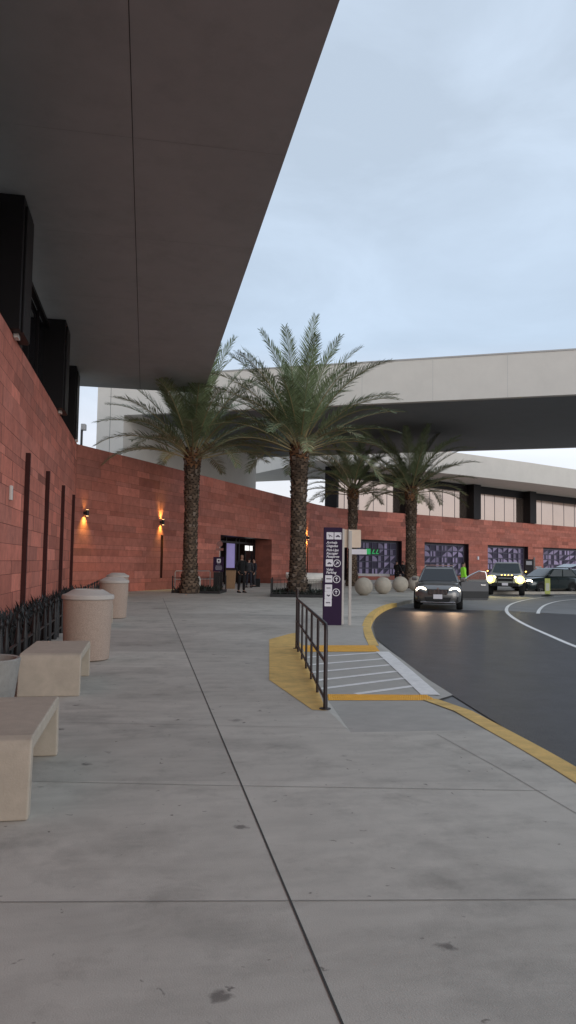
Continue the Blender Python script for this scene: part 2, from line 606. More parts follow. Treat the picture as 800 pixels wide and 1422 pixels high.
# kerbs, yellow paint on the stretch beside the loading zone
def kerb_band(edge2d, z, w):
    m = MB()
    n = len(edge2d)
    for i in range(n - 1):
        quad = []
        for k in (i, i + 1):
            t = (edge2d[min(k + 1, n - 1)] - edge2d[max(k - 1, 0)]).normalized()
            nr = Vector((t.y, -t.x))
            p = edge2d[k]
            zz = z[k] if isinstance(z, list) else z
            quad.append(((p.x + nr.x * 0.004, p.y + nr.y * 0.004, zz), (p.x - nr.x * -w, p.y - nr.y * -w, zz)))
        (o0, i0), (o1, i1) = quad
        m.face([i0, o0, o1, i1])
        m.face([o0, (o0[0], o0[1], RZ - .01), (o1[0], o1[1], RZ - .01), o1])
    return m
def side_fix(e, w):
    return e
# the edge runs far -> near with the walk on its right hand
ka = E_a + [xy(at(519, 884, -.055)), xy(at(526, 897, LOWZ))]
za = [0.005] * (len(E_a)) + [-0.05, LOWZ + .006]
kbn = [xy(at(606, 971, LOWZ)), xy(at(655, 987, -0.05))] + E_b + behind
zb = [LOWZ + .006, -.05] + [0.005] * (len(E_b) + 2)
for e2, z2 in ((ka, za), (kbn, zb)):
    m = MB()
    n = len(e2)
    P = []
    for k in range(n):
        t = (e2[min(k + 1, n - 1)] - e2[max(k - 1, 0)]).normalized()
        nr = Vector((-t.y, t.x))            # toward the road
        if nr.dot(Vector((1, -0.2))) < 0:
            nr = -nr
        P.append(((e2[k].x + nr.x * .006, e2[k].y + nr.y * .006, z2[k]), (e2[k].x - nr.x * .19, e2[k].y - nr.y * .19, z2[k])))
    for (o0, i0), (o1, i1) in zip(P, P[1:]):
        m.face([i0, i1, o1, o0])
        m.face([o0, o1, (o1[0], o1[1], RZ - .01), (o0[0], o0[1], RZ - .01)])
    tag(m.build('kerb', M['yellow']), kind='structure')
# yellow painted flare beside the handrail
m = MB()
m.sheet([tuple(Vector(p) + Vector((0, 0, .004))) for p in (at(411.5, 879), at(403, 880), at(374, 888), at(374, 944.5), at(434, 986), at(453, 987))])
tag(m.build('road_marking', M['yellow'], fix=False), kind='structure')
# tactile strips with domes
for (pa, pb, pc, pd, ny) in (((414, 896), (521, 896), (528, 905), (417, 905), 4), ((455, 964), (592, 965), (606, 972.5), (456, 972.5), 4)):
    m = MB()
    q = [at(p[0], p[1], LOWZ + .006) for p in (pa, pb, pc, pd)]
    m.face(q)
    nx = 46
    for i in range(nx):
        for j in range(ny):
            u, v = (i + .5) / nx, (j + .5) / ny
            c = (q[0] * (1 - u) + q[1] * u) * (1 - v) + (q[3] * (1 - u) + q[2] * u) * v
            rr = 0.018
            top = [c + Vector((rr * .6 * math.cos(a), rr * .6 * math.sin(a), .009)) for a in [k * math.pi / 3 for k in range(6)]]
            bot = [c + Vector((rr * math.cos(a), rr * math.sin(a), 0)) for a in [k * math.pi / 3 for k in range(6)]]
            m.loft([bot, top])
    tag(m.build('tactile_paving', M['tactile']), kind='structure')
# white hatching and border in the loading zone
m = MB()
zh = LOWZ + .004
for (x0, y0, x1, y1, wd) in ((420, 913, 527, 906, 1), (424, 923.5, 534, 914.5, 1), (428, 934, 542, 923, 1), (433, 945.5, 551, 932, 1),
                             (440, 957, 562, 941.5, 1), (494, 963.5, 574, 952.5, 1)):
    p, q = at(x0, y0, zh), at(x1, y1, zh)
    m.strip([p, q], 0.11, zh)
m.strip([at(531, 905, zh), at(562, 932, zh), at(598, 965, zh)], 0.24, zh + .003)
tag(m.build('road_marking', M['white_paint'], fix=False), kind='structure')
m = MB()
zr = RZ + .005
lane = [xy(at(*p, zr)) for p in ((960, 950), (870, 922), (800, 898.5), (760, 881), (728, 867), (708, 855), (702, 847), (707, 839.5), (724, 834), (750, 829.5), (800, 826.5), (880, 826))]
m.strip(chaikin(lane, 2), 0.12, zr)
lane = [xy(at(*p, zr)) for p in ((747, 852), (749, 846), (757, 839.5), (775, 834.5), (800, 832), (850, 830))]
m.strip(chaikin(lane, 2), 0.12, zr)
tag(m.build('road_marking', M['white_paint'], fix=False), kind='structure')
# joints sawn in the sidewalk
m = MB()
m.strip([at(226, 830), at(330, 1077), at(475, 1422), at(640, 1815)], 0.0095, .0035)
tag(m.build('paving_joint', M['joint'], fix=False), kind='structure')
m = MB()
for a_, b_ in (((-60, 1253.5), (900, 1249)), ((-60, 1083), (300, 1091)), ((300, 1091), (760, 1098.5)), ((-40, 1000.5), (490, 1012)), ((-20, 954.5), (374, 962)),
               ((20, 928), (372, 931.5)), ((40, 907), (372, 909.5)), ((160, 892), (374, 893)), ((170, 879.5), (400, 879)), ((180, 862), (450, 861)),
               ((185, 848.5), (515, 846)), ((190, 838), (530, 836)), ((230, 1600), (900, 1600))):
    m.strip([at(*a_), at(*b_)], 0.0058, .003)
m.strip([at(607, 1020), at(700, 1071), at(860, 1165)], 0.005, .0032)
m.strip([at(100, 823), at(232, 843)], 0.01, .0032)
tag(m.build('paving_joint', mat('joint_soft', (0.23, 0.22, 0.20), 0.9), fix=False), kind='structure')

# ------------------------------------------------------------------ the red stone building
WH = 6.4
Ac = at(107, 616.5, WH)
tops = [(440, 700.5), (466, 705.5), (500, 708.3), (540, 711.3), (660, 721), (800, 732)]
pp = [xy(at(px, py, WH)) for px, py in tops]
pp.append(pp[-1] + (pp[-1] - pp[-2]) * 2.0)
PATH = [xy(Ac)] + chaikin(pp, 2)
CUM = [0.0]
for a, b in zip(PATH, PATH[1:]):
    CUM.append(CUM[-1] + (b - a).length)


def wp(s, t=0.0, z=0.0):
    for i in range(len(CUM) - 1):
        if s <= CUM[i + 1] or i == len(CUM) - 2:
            d = (PATH[i + 1] - PATH[i]).normalized()
            p = PATH[i] + d * (s - CUM[i]) + Vector((d.y, -d.x)) * t
            return Vector((p.x, p.y, z))


def s_at(px, t=0.0, z=1.5):
    lo, hi = 0.0, CUM[-1]
    for _ in range(50):
        mid = (lo + hi) / 2
        if proj(wp(mid, t, z))[0] < px: lo = mid
        else: hi = mid
    return lo


def lw(s, t=0.0, z=0.0):          # the wall on the left: s runs along y
    return Vector((Ac.x + t, s, z))


def stone_wall(P, s0, s1, H, openings, seed, tone=1.0, lmin=0.8, lmax=2.1):
    rnd = random.Random(seed)
    zs = sorted({0.0, H, *[o[2] for o in openings], *[o[3] for o in openings]})
    rows = []
    for a, b in zip(zs, zs[1:]):
        z = a
        while b - z > 0.01:
            h = rnd.choice((0.2, 0.3, 0.38, 0.4, 0.42))
            if b - z - h < 0.2: h = b - z
            rows.append((z, z + h))
            z += h
    m = MB()
    for z0, z1 in rows:
        segs = [(s0, s1)]
        for o in openings:
            if o[2] < z1 - .001 and o[3] > z0 + .001:
                ns = []
                for a, b in segs:
                    if o[1] <= a or o[0] >= b: ns.append((a, b))
                    else:
                        if o[0] - a > .01: ns.append((a, o[0]))
                        if b - o[1] > .01: ns.append((o[1], b))
                segs = ns
        for a, b in segs:
            s = a
            while b - s > .005:
                l = rnd.uniform(lmin, lmax)
                if b - s - l < 0.4: l = b - s
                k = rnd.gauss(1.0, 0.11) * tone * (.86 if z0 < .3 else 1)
                if rnd.random() < .07: k *= 1.22
                if rnd.random() < .07: k *= 0.80
                w = rnd.uniform(-.012, .016)
                c = (0.405 * k + w * .5, 0.137 * k + w, 0.098 * k + w)
                off = rnd.uniform(0, .006)
                g = .004
                n = max(1, int(l / .4))
                for q in range(n):
                    sa = s + g + (l - 2 * g) * q / n
                    sb = s + g + (l - 2 * g) * (q + 1) / n
                    m.face([P(sa, off, z0 + g), P(sb, off, z0 + g), P(sb, off, z1 - g), P(sa, off, z1 - g)], c)
                s += l
            # mortar just behind
            n = max(1, int((b - a) / .4))
            for q in range(n):
                sa, sb = a + (b - a) * q / n, a + (b - a) * (q + 1) / n
                m.face([P(sa, -.02, z0), P(sb, -.02, z0), P(sb, -.02, z1), P(sa, -.02, z1)], (0.085, 0.028, 0.02))
    # coping, returns the wall's thickness
    n = max(2, int((s1 - s0) / 1.5))
    for q in range(n):
        sa, sb = s0 + (s1 - s0) * q / n, s0 + (s1 - s0) * (q + 1) / n
        m.face([P(sa, 0.01, H), P(sb, 0.01, H), P(sb, -.45, H), P(sa, -.45, H)], (0.16, 0.06, 0.045))
        zb = 4.2 if openings else 0
        m.face([P(sa, -.45, H), P(sb, -.45, H), P(sb, -.45, zb), P(sa, -.45, zb)], (0.16, 0.06, 0.045))
    return m


def recess(P, o, depth, name, material, parent):
    sa, sb, za, zb = o[:4]
    m = MB()
    F_ = [(sa, za), (sb, za), (sb, zb), (sa, zb)]
    m.face([P(s, -depth, z) for s, z in F_])
    for (s0, z0), (s1, z1) in zip(F_, F_[1:] + F_[:1]):
        m.face([P(s0, -.004, z0), P(s1, -.004, z1), P(s1, -depth, z1), P(s0, -depth, z0)])
    return m.build(name, material, parent, fix=False)


# --- near building: straight wall, slots, fins, clerestory, canopy
nb = thing('terminal_building', 'near red stone terminal wall with black fins under the big dark canopy', 'building', (Ac.x, 0, 0))
nb.location = (0, 0, 0)
def left_s(px, z):
    lo, hi = 2.0, Ac.y
    for _ in range(50):
        mid = (lo + hi) / 2
        if proj(lw(mid, 0, z))[0] < px: lo = mid
        else: hi = mid
    return lo
ops = [left_s(px, 2.0) for px in (31.5, 60.5, 83.0, 98.0)]
stone_wall(lw, -14, Ac.y - 0.02, WH, [], 3, tone=1.5).build('wall', M['stone'], nb, fix=False)
for c in ops:
    m = MB()
    m.box((Ac.x + .004, c - .06, .35), (Ac.x + .115, c + .06, 4.12))
    m.build('wall_slot', M['slot'], nb, bevel=.006)
ZS = 9.4
for yf in (-0.6, 8.1, 16.8, 25.5, 31.6):
    m = MB()
    xf = -2.80 if yf < 30 else -2.98
    m.box((Ac.x - .55, yf, WH + .03), (xf, yf + 1.3, ZS))
    m.box((xf + .003, yf + .18, WH + .01), (xf + .05, yf + 1.12, ZS - .16))
    f = m.build('fin', M['fin'], nb, bevel=.012)
    m = MB()
    m.box((Ac.x + .02, yf + .35, WH - .06), (Ac.x + .12, yf + .6, WH + .028))
    m.build('bracket', M['off_white'], f)
ys = [-14, -0.6, 8.1, 16.8, 25.5, 31.6]
for ya, yb in zip(ys, ys[1:]):
    y0 = ya + 1.31 if ya > -10 else ya
    m = MB()
    m.box((Ac.x - .5, y0, WH + .002), (Ac.x - .46, yb - .01, ZS - .35))
    w = m.build('clerestory_window', M['pane_dark'], nb)
    m = MB()
    m.box((Ac.x - .45, y0, ZS - .34), (Ac.x - .3, yb - .01, ZS - .22))
    for k in range(1, 4):
        yy = y0 + (yb - y0) * k / 4
        m.box((Ac.x - .45, yy - .03, WH + .004), (Ac.x - .38, yy + .03, ZS - .338))
    m.build('frame', M['fin'], w)
XE = 2.47
YE = at(195, 541, ZS).y
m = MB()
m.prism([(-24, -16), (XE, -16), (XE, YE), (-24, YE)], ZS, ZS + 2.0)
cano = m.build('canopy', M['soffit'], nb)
m = MB()
m.strip([(-.45, -15.9), (-.45, YE - .02)], .016, ZS - .003)
m.build('soffit_joint', M['joint'], cano, fix=False)
sj = mat('soffit_joint_soft', (0.22, 0.21, 0.20), 0.9)
for yy in (0.5, 5, 9.5, 14, 18.5, 23, 27.5):
    m = MB()
    m.strip([(Ac.x + .42, yy), (XE - .02, yy)], .007, ZS - .003)
    m.build('soffit_joint', sj, cano, fix=False)
m = MB()
c = left_s(13, 3.0)
m.box((Ac.x + .008, c - .07, 2.78), (Ac.x + .07, c + .07, 3.1))
wb = m.build('alarm_box', M['off_white'], bevel=.015)
tag(wb, 'small cream alarm box on the near red wall beside the first slot', 'alarm box')

# --- far building: curved wall, entrance, patterned windows, clerestory
fb = thing('terminal_building', 'curved red stone terminal building with a recessed entrance and patterned purple windows', 'building')
ent = (s_at(305.5, 0, 1.5), s_at(377, 0, 1.5), 0.0, 3.1)
wins = []
for a, b in ((489, 558), (589.5, 651), (677.5, 733.5), (754.5, 812)):
    wins.append((s_at(a, 0, 2.2), s_at(b, 0, 2.2), .4, 3.72))
# one more bay runs out of the picture
wins.append((wins[-1][1] + 4.0, wins[-1][1] + 10.5, .4, 3.72))
sl2 = []
for px in (225, 427.5):
    c = s_at(px - .5, 0, 1.8)
    sl2.append((c - .13, c + .13, .6, 2.8))
shade_recess = (s_at(466, 0, 1.5), s_at(482, 0, 1.5), 0.0, 3.1)
stone_wall(wp, 0.0, CUM[-1], WH, [ent, shade_recess] + wins + sl2, 9, tone=1.16, lmin=0.9, lmax=2.4).build('wall', M['stone'], fb, fix=False)
for o in sl2:
    recess(wp, o, .1, 'wall_slot', M['slot'], fb)
recess(wp, shade_recess, .8, 'door', M['frame_dark'], fb)  # shadowed wall recess, not a door; shade put into the dark lining
# entrance recess
D_ = 1.3
m, m2 = MB(), MB()
sa, sb = ent[0], ent[1]
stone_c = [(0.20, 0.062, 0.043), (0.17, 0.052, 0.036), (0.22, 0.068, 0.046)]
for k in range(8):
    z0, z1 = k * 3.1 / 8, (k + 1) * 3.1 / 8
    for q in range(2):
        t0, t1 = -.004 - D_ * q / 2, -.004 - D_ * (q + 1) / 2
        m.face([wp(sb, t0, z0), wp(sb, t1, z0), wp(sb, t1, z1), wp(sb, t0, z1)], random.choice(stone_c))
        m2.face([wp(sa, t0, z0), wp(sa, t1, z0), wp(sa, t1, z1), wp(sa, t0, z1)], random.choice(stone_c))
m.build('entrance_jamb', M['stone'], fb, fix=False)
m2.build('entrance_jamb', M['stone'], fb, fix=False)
m = MB()
m.face([wp(sa, -.004, 3.1), wp(sb, -.004, 3.1), wp(sb, -D_ - 5, 3.1), wp(sa, -D_ - 5, 3.1)])
m.face([wp(sa, -D_ - 5, 0), wp(sb, -D_ - 5, 0), wp(sb, -D_ - 5, 3.1), wp(sa, -D_ - 5, 3.1)])
m.face([wp(sb, -D_ - .1, 0), wp(sb, -D_ - 5, 0), wp(sb, -D_ - 5, 3.1), wp(sb, -D_ - .1, 3.1)])
m.face([wp(sa, -D_ - .1, 0), wp(sa, -D_ - 5, 0), wp(sa, -D_ - 5, 3.1), wp(sa, -D_ - .1, 3.1)])
m.build('lobby', M['frame_dark'], fb, fix=False)


def wall_box(m, s0, s1, t0, t1, z0, z1, P=wp):
    c = [P(s0, t0, z0), P(s1, t0, z0), P(s1, t1, z0), P(s0, t1, z0), P(s0, t0, z1), P(s1, t0, z1), P(s1, t1, z1), P(s0, t1, z1)]
    b = len(m.v)
    m.v += [tuple(p) for p in c]
    for q in ((3, 2, 1, 0), (4, 5, 6, 7), (0, 1, 5, 4), (1, 2, 6, 5), (2, 3, 7, 6), (3, 0, 4, 7)):
        m.f.append([b + i for i in q])
        m.c.append(None)


T = -D_
def se(px, z=1.5): return s_at(px, T, z)
m = MB()
for px in (305, 313, 326.5, 331, 340, 349.5, 358.5):
    s = min(max(se(px), sa + .06), sb - .06)
    wall_box(m, s - .06, s + .06, T - .05, T + .05, 0, 3.09)
wall_box(m, sa + .01, sb - .01, T - .045, T + .045, 2.72, 2.85)
ef = m.build('entrance_frame', M['black_metal'], fb)
m = MB()
wall_box(m, se(314), se(327), T - .03, T, .02, 2.70)
m.build('lit_panel', M['lav'], fb)
m = MB()
wall_box(m, se(331.5), se(339), T - 2.2, T - 2.15, .9, 2.6)
m.build('lit_panel', M['warm'], fb)
for k, (a, b) in enumerate(((338.8, 343.8), (345.4, 349))):
    m = MB()
    wall_box(m, se(a), se(b), T + .06, T + .08, 2.28, 2.62)
    m.build('lit_sign', M['lit_white'], fb)
m = MB()
wall_box(m, se(340.5), se(358.0), T - .012, T, .05, 2.70)
m.build('entrance_pane', M['pane_dark'], fb)

# patterned windows
rnd = random.Random(5)
for wi, o in enumerate(wins):
    sa, sb, za, zb = o
    w = recess(wp, o, .42, 'window', M['frame_dark'], fb)
    m = MB()
    nc, nr = 7, 5
    a, b, z0, z1 = sa + .45, sb - .45, za + .08, zb - .22
    for i in range(nc):
        for j in range(nr):
            s0, s1 = a + (b - a) * i / nc, a + (b - a) * (i + 1) / nc
            y0, y1 = z0 + (z1 - z0) * j / nr, z0 + (z1 - z0) * (j + 1) / nr
            dk = (0.03, 0.018, 0.05)
            m.face([wp(s0, -.40, y0), wp(s1, -.40, y0), wp(s1, -.40, y1), wp(s0, -.40, y1)], dk)
            g = rnd.uniform(.55, 1.25)
            lt = (0.34 * g, 0.27 * g, 0.42 * g)
            t = -.385
            style = rnd.random()
            inset = .06
            s0 += inset; s1 -= inset; y0 += inset; y1 -= inset
            sm = (s0 + s1) / 2
            if style < .25:
                m.face([wp(s0, t, y0), wp(sm, t, y0), wp(sm, t, y1), wp(s0, t, y1)], lt)
            elif style < .45:
                m.face([wp(s0, t, y0), wp(s1, t, y0), wp(s1, t, y1)], lt)
            elif style < .62:
                m.face([wp(s0, t, y0), wp(s1, t, y1), wp(s0, t, y1)], lt)
            elif style < .8:
                n = 8
                fan = [wp(s0, t, y0)] + [wp(s0 + (s1 - s0) * math.cos(q * math.pi / 2 / n), t, y0 + (y1 - y0) * math.sin(q * math.pi / 2 / n)) for q in range(n + 1)]
                m.face(fan, lt)
            elif style < .92:
                m.face([wp(s0, t, y0), wp(s0 + (s1 - s0) * .3, t, y0), wp(s0 + (s1 - s0) * .3, t, y1), wp(s0, t, y1)], lt)
                m.face([wp(s0 + (s1 - s0) * .6, t, y0), wp(s1, t, y0), wp(s1, t, y1), wp(s0 + (s1 - s0) * .6, t, y1)], lt)
    m.build('screen', M['screen'], w, fix=False)
    m = MB()
    for j in range(nr + 1):
        zz = z0 + (z1 - z0) * j / nr
        wall_box(m, a, b, -.38, -.34, zz - .02, zz + .02)
    for i in range(nc + 1):
        ss = a + (b - a) * i / nc
        wall_box(m, ss - .018, ss + .018, -.378, -.335, z0, z1)
    m.build('mullions', M['mull'], w)

# clerestory above the far wall
ZF = 10.1
cols = [(455, 468), (555.5, 564.5), (648, 668), (726.5, 745), (812, 830)]
cs = []
for a, b in cols:
    s0 = s_at(a, -.66, 8)
    s1 = s_at(b, .28, 8)
    cs.append((s0, max(s1, s0 + .35)))
cs.append((CUM[-1] - 1, CUM[-1]))
for s0, s1 in cs:
    m = MB()
    wall_box(m, s0, s1, -.9, .28, WH + .012, ZF - .012)
    f = m.build('fin', M['fin'], fb)
    m = MB()
    wall_box(m, s1 + .003, s1 + .10, -.5, .2, WH + .014, ZF - .013)
    m.build('edge_strip', M['steel'], f)
for (p0, p1), (q0, q1) in zip(cs, cs[1:]):
    m = MB()
    n = 5
    rg = []
    for k in range(n + 1):
        sa = p1 + .1 + (q0 - p1 - .1) * k / n
        rg.append([wp(sa, -.70, WH + .01), wp(sa, -.66, WH + .01), wp(sa, -.66, ZF - .8), wp(sa, -.70, ZF - .8)])
    m.loft(rg)
    w = m.build('clerestory_window', M['pane'], fb)
    for k in range(1, n):
        m = MB()
        sa = p1 + .1 + (q0 - p1 - .1) * k / n
        wall_box(m, sa - .014, sa + .014, -.655, -.63, WH + .01, ZF - .81)
        m.build('mullion', M['mull'], w)
    m = MB()
    wall_box(m, p1 + .1, q0, -.72, -.60, ZF - .80, ZF - .012)
    m.build('head_band', M['fin'], w)
# far canopy
C1 = at(440, 639.5, ZF)
fe = [xy(at(px, py, ZF)) for px, py in ((640, 659.5), (736, 670.5), (800, 678.5))]
fe.append(fe[-1] + (fe[-1] - fe[0]) * 2)
lend = [xy(at(300, 665, ZF)), xy(at(356, 657.5, ZF))]
back = [xy(wp(CUM[-1], -8)) + Vector((12, 12)), xy(wp(s_at(660, 0, 8), -8)), xy(wp(s_at(530, 0, 8), -8)), xy(at(356, 669, ZF)), xy(at(300, 677, ZF))]
m = MB()
m.prism(lend + [xy(C1)] + fe + back, ZF, ZF + 2.1)
m.build('canopy', M['plaster'], fb)
# roof deck closing the building behind its parapet, kept below the wall head
m = MB()
n = 30
rim = [xy(wp(CUM[-1] * k / n, -.5)) for k in range(n + 1)]
m.prism(rim + [rim[-1] + Vector((-10, 20)), rim[0] + Vector((-18, 20))], WH - .8, WH - .55)
m.build('roof', M['soffit'], fb)
# little white wall fittings
for px, py in ((662.5, 776), (620, 777)):
    pass
s = s_at(663, 0, 2.2)
m = MB()
wall_box(m, s - .12, s + .12, .012, .14, 2.1, 2.45)
tag(m.build('wall_box', M['sign_white']), 'small white box on the red wall between two patterned windows', 'wall box')

# ------------------------------------------------------------------ bridge canopy across the road
FL, FR = xy(at(172, 576.5, ZF)), xy(at(800, 547.5, ZF))
BL, BR = xy(at(356, 635.5, ZF)), xy(at(800, 622, ZF))
fr2 = FL + (FR - FL) * 1.75
br2 = BL + (BR - BL) * 1.9
side = (FL - FR).normalized()
br = thing('canopy_bridge', 'huge pale concrete canopy spanning the road on a broad left pier', 'canopy', (FL.x, FL.y, 0))
br.location = (0, 0, 0)
m = MB()
m.prism([FL + side * .002, fr2, br2, BL + side * .002], ZF, ZF + 2.25)
cb = m.build('deck', M['plaster'], br)
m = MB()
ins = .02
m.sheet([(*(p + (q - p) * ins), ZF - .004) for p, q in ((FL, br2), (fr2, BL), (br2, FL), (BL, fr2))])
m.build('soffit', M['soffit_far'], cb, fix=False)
pw = xy(at(132, 590, ZF - .2)) - xy(at(172, 590, ZF - .2))
m = MB()
m.prism([FL, BL, BL + side * 1.8, FL + side * 1.8], -.1, ZF + 2.25)
pier = m.build('pier', M['plaster'], br)
dirf = (FL - BL).normalized()
m = MB()
p = FL + side * .9 + dirf * .004
m.face([(p.x - side.x * .012, p.y - side.y * .012, 0), (p.x + side.x * .012, p.y + side.y * .012, 0), (p.x + side.x * .012, p.y + side.y * .012, ZF + 2.2), (p.x - side.x * .012, p.y - side.y * .012, ZF + 2.2)])
m.build('panel_joint', M['joint'], pier, fix=False)
out = (FR - FL).normalized()
fj = mat('fascia_joint', (.40, .39, .37), .9)
nrm = Vector((out.y, -out.x))
for k in (0.12, 0.27, 0.42, 0.57, 0.72, 0.87, 1.02, 1.17):
    p = FL + (FR - FL) * k + nrm * .004
    m = MB()
    m.face([(p.x - out.x * .006, p.y - out.y * .006, ZF + .02), (p.x + out.x * .006, p.y + out.y * .006, ZF + .02), (p.x + out.x * .006, p.y + out.y * .006, ZF + 2.2), (p.x - out.x * .006, p.y - out.y * .006, ZF + 2.2)])
    m.build('panel_joint', fj, cb, fix=False)
m = MB()
p0, p1 = FL + nrm * .03, fr2 + nrm * .03
q0, q1 = FL - nrm * .3, fr2 - nrm * .3
m.prism([p0, p1, q1, q0], ZF + 2.252, ZF + 2.33)
m.build('coping', M['steel'], cb)
# the right hand support stands out of the picture
m = MB()
m.prism([fr2, br2, br2 + (BR - BL).normalized() * 1.8, fr2 + out * 1.8], -.2, ZF + 2.25)
m.build('pier', M['plaster'], br)

# ------------------------------------------------------------------ wall lamps
def sconce(px, z, label, up, down):
    s = s_at(px, 0.1, z)
    p = wp(s, .006, z)
    d = wp(s, 1, z) - wp(s, 0, z)
    t = thing('wall_lamp', label, 'wall lamp', p, math.atan2(d.y, d.x), 'lamps on the curved red wall')
    m = MB()
    m.box((0, -.06, -.06), (.03, .06, .06))
    m.box((.028, -.03, -.03), (.09, .03, .03))
    m.build('bracket', M['black_metal'], t, bevel=.005)
    m = MB()
    m.lathe([(.055, -.13), (.075, -.11), (.075, .11), (.055, .13)], 16, c=(.16, 0))
    m.build('housing', M['black_metal'], t, smooth=40)
    m = MB()
    m.lathe([(.05, -.142), (.06, -.132)], 14, c=(.16, 0))
    m.build('lens', M['lens_warm'], t)
    m = MB()
    m.lathe([(.06, .132), (.05, .142)], 14, c=(.16, 0))
    m.build('lens', M['lens_warm'], t)
    col = (1.0, .68, .15)
    spot('light', t, (.085, 0, -.15), (-.12, 0, -1), down * .6, col, 95, 1.0, .12)
    spot('light', t, (.085, 0, .15), (-.12, 0, 1), up * .42, col, 85, 1.0, .12)


sconce(119.5, 3.5, 'black cylinder wall lamp near the inner corner, glowing mostly downward', 30, 260)
sconce(225, 3.46, 'black cylinder wall lamp above the dark slot left of the first palm', 260, 200)
sconce(427.5, 3.5, 'black cylinder wall lamp above the slot between the second palm and the purple sign', 300, 220)

# ------------------------------------------------------------------ planting strip, fence
XF = -1.63
m = MB()
m.box((Ac.x + .05, 2.0, .004), (XF - .06, Ac.y - 2.2, .05))
tag(m.build('planting_bed', M['soil']), kind='structure')
rnd = random.Random(21)
m = MB()
for k in range(3600):
    yy = rnd.uniform(2.6, Ac.y - 2.5)
    xx = rnd.uniform(Ac.x + .1, XF - .12)
    hgt = rnd.uniform(.2, .56) * (1.0 if xx < -2.3 else .9)
    a = rnd.uniform(0, 6.28)
    lean = rnd.uniform(.1, .55) * hgt
    w = rnd.uniform(.012, .03)
    g = rnd.uniform(.3, 1.1) * (1.0 if rnd.random() < .75 else 2.0)
    c = (.030 * g, .035 * g, .036 * g)
    b0 = Vector((xx, yy, .04))
    mid = b0 + Vector((math.cos(a) * lean * .4, math.sin(a) * lean * .4, hgt * .65))
    tip = b0 + Vector((math.cos(a) * lean, math.sin(a) * lean, hgt * rnd.uniform(.8, 1)))
    wv = Vector((-math.sin(a), math.cos(a), 0)) * w
    m.face([b0 - wv, b0 + wv, mid + wv, mid - wv], c)
    m.face([mid - wv, mid + wv, tip], c)
tag(m.build('ground_cover', M['shrub'], fix=False), 'dark spiky grey leaved ground cover between the fence and the near red wall', 'ground cover', kind='stuff')
fe_ = thing('spear_fence', 'low black iron fence of ball tipped spears along the near red wall', 'fence', (XF, 3, 0))
yy = 0.0
k = 0
pk0 = None
while yy < Ac.y - 5.5:
    if pk0 is None:
        m = MB()
        m.lathe([(.046, 0), (.044, .40), (.03, .50), (.013, .66), (.011, .68), (.023, .70), (.027, .72), (.021, .745), (.004, .765)], 10)
        pk0 = m.build('picket', M['iron'], fe_, smooth=45, loc=(0, yy, 0))
    else:
        c = pk0.copy()
        COL.objects.link(c)
        c.location = (0, yy, 0)
    yy += (.87, .38, .86, .62)[k % 4]
    k += 1
m = MB()
m.box((-.015, -.2, .12), (.015, Ac.y - 5.4, .15))
m.build('rail', M['iron'], fe_)
m = MB()
m.box((-.0145, -.2, .36), (.0145, Ac.y - 5.4, .385))
m.build('rail', M['iron'], fe_)

# ------------------------------------------------------------------ benches, bins, pots
def bench_mesh(L_, Wd, H_, th=.085):
    """bent slab bench: profile in y-z pulled across x"""
    fl = .055
    prof = [(-L_ / 2 - fl, 0), (-L_ / 2, H_ - .07), (-L_ / 2 + .025, H_ - .018), (-L_ / 2 + .08, H_), (L_ / 2 - .08, H_), (L_ / 2 - .025, H_ - .018), (L_ / 2, H_ - .07), (L_ / 2 + fl, 0),
            (L_ / 2 + fl - .10, 0), (L_ / 2 - th, H_ - th), (-L_ / 2 + th, H_ - th), (-L_ / 2 - fl + .10, 0)]
    m = MB()
    n = len(prof)
    b = len(m.v)
    m.v += [(-Wd / 2, p[0], p[1]) for p in prof] + [(Wd / 2, p[0], p[1]) for p in prof]
    m.f.append([b + i for i in range(n)]); m.c.append(None)
    m.f.append([b + n + i for i in range(n)][::-1]); m.c.append(None)
    for i in range(n):
        j = (i + 1) % n
        m.f.append([b + i, b + j, b + n + j, b + n + i]); m.c.append(None)
    return m


bl = []
specs = [(at(38, 1139), at(89, 1046), 'nearest beige concrete bench, cut by the left edge of the picture'),
         (at(108, 966), at(131, 938), 'beige concrete bench in front of the nearest litter bin'),
         (at(150, 873), at(161, 864.5), 'beige concrete bench tucked between the first and the second litter bin'),
         (at(176.5, 832), at(179.5, 827.5), 'farthest beige concrete bench, beyond the third litter bin')]
BW = .66
b0 = None
for p, q, lab in specs:
    cy = (p.y + q.y) / 2
    ln = 1.45
    xr = (p.x + q.x) / 2 - .02
    if b0 is None:
        b0 = bench_mesh(ln, BW, .455).build('bench', M['bench'], bevel=.012)
        o = b0
    else:
        o = b0.copy()
        COL.objects.link(o)
    o.location = (xr - BW / 2, cy, .001)
    tag(o, lab, 'bench', 'concrete benches along the left wall')


def bin_(loc, label):
    t = thing('litter_bin', label, 'litter bin', loc, 0, 'round concrete litter bins along the left wall')
    m = MB()
    m.lathe([(.30, 0), (.335, .02), (.352, .5), (.365, .93), (.36, .95)], 40)
    m.build('body', M['bin'], t, smooth=40)
    m = MB()
    m.lathe([(.372, .952), (.385, .965), (.385, 1.015), (.37, 1.03), (.33, 1.04), (.225, 1.105), (.205, 1.112), (.20, 1.10), (.19, .98), (.0, .98)], 40)
    m.build('lid', M['lid'], t, smooth=30)
    m = MB()
    m.lathe([(.188, .985), (.188, 1.06), (.0, 1.06)], 24)
    m.build('opening', M['plastic'], t)
    t.scale.z = .945
    return t


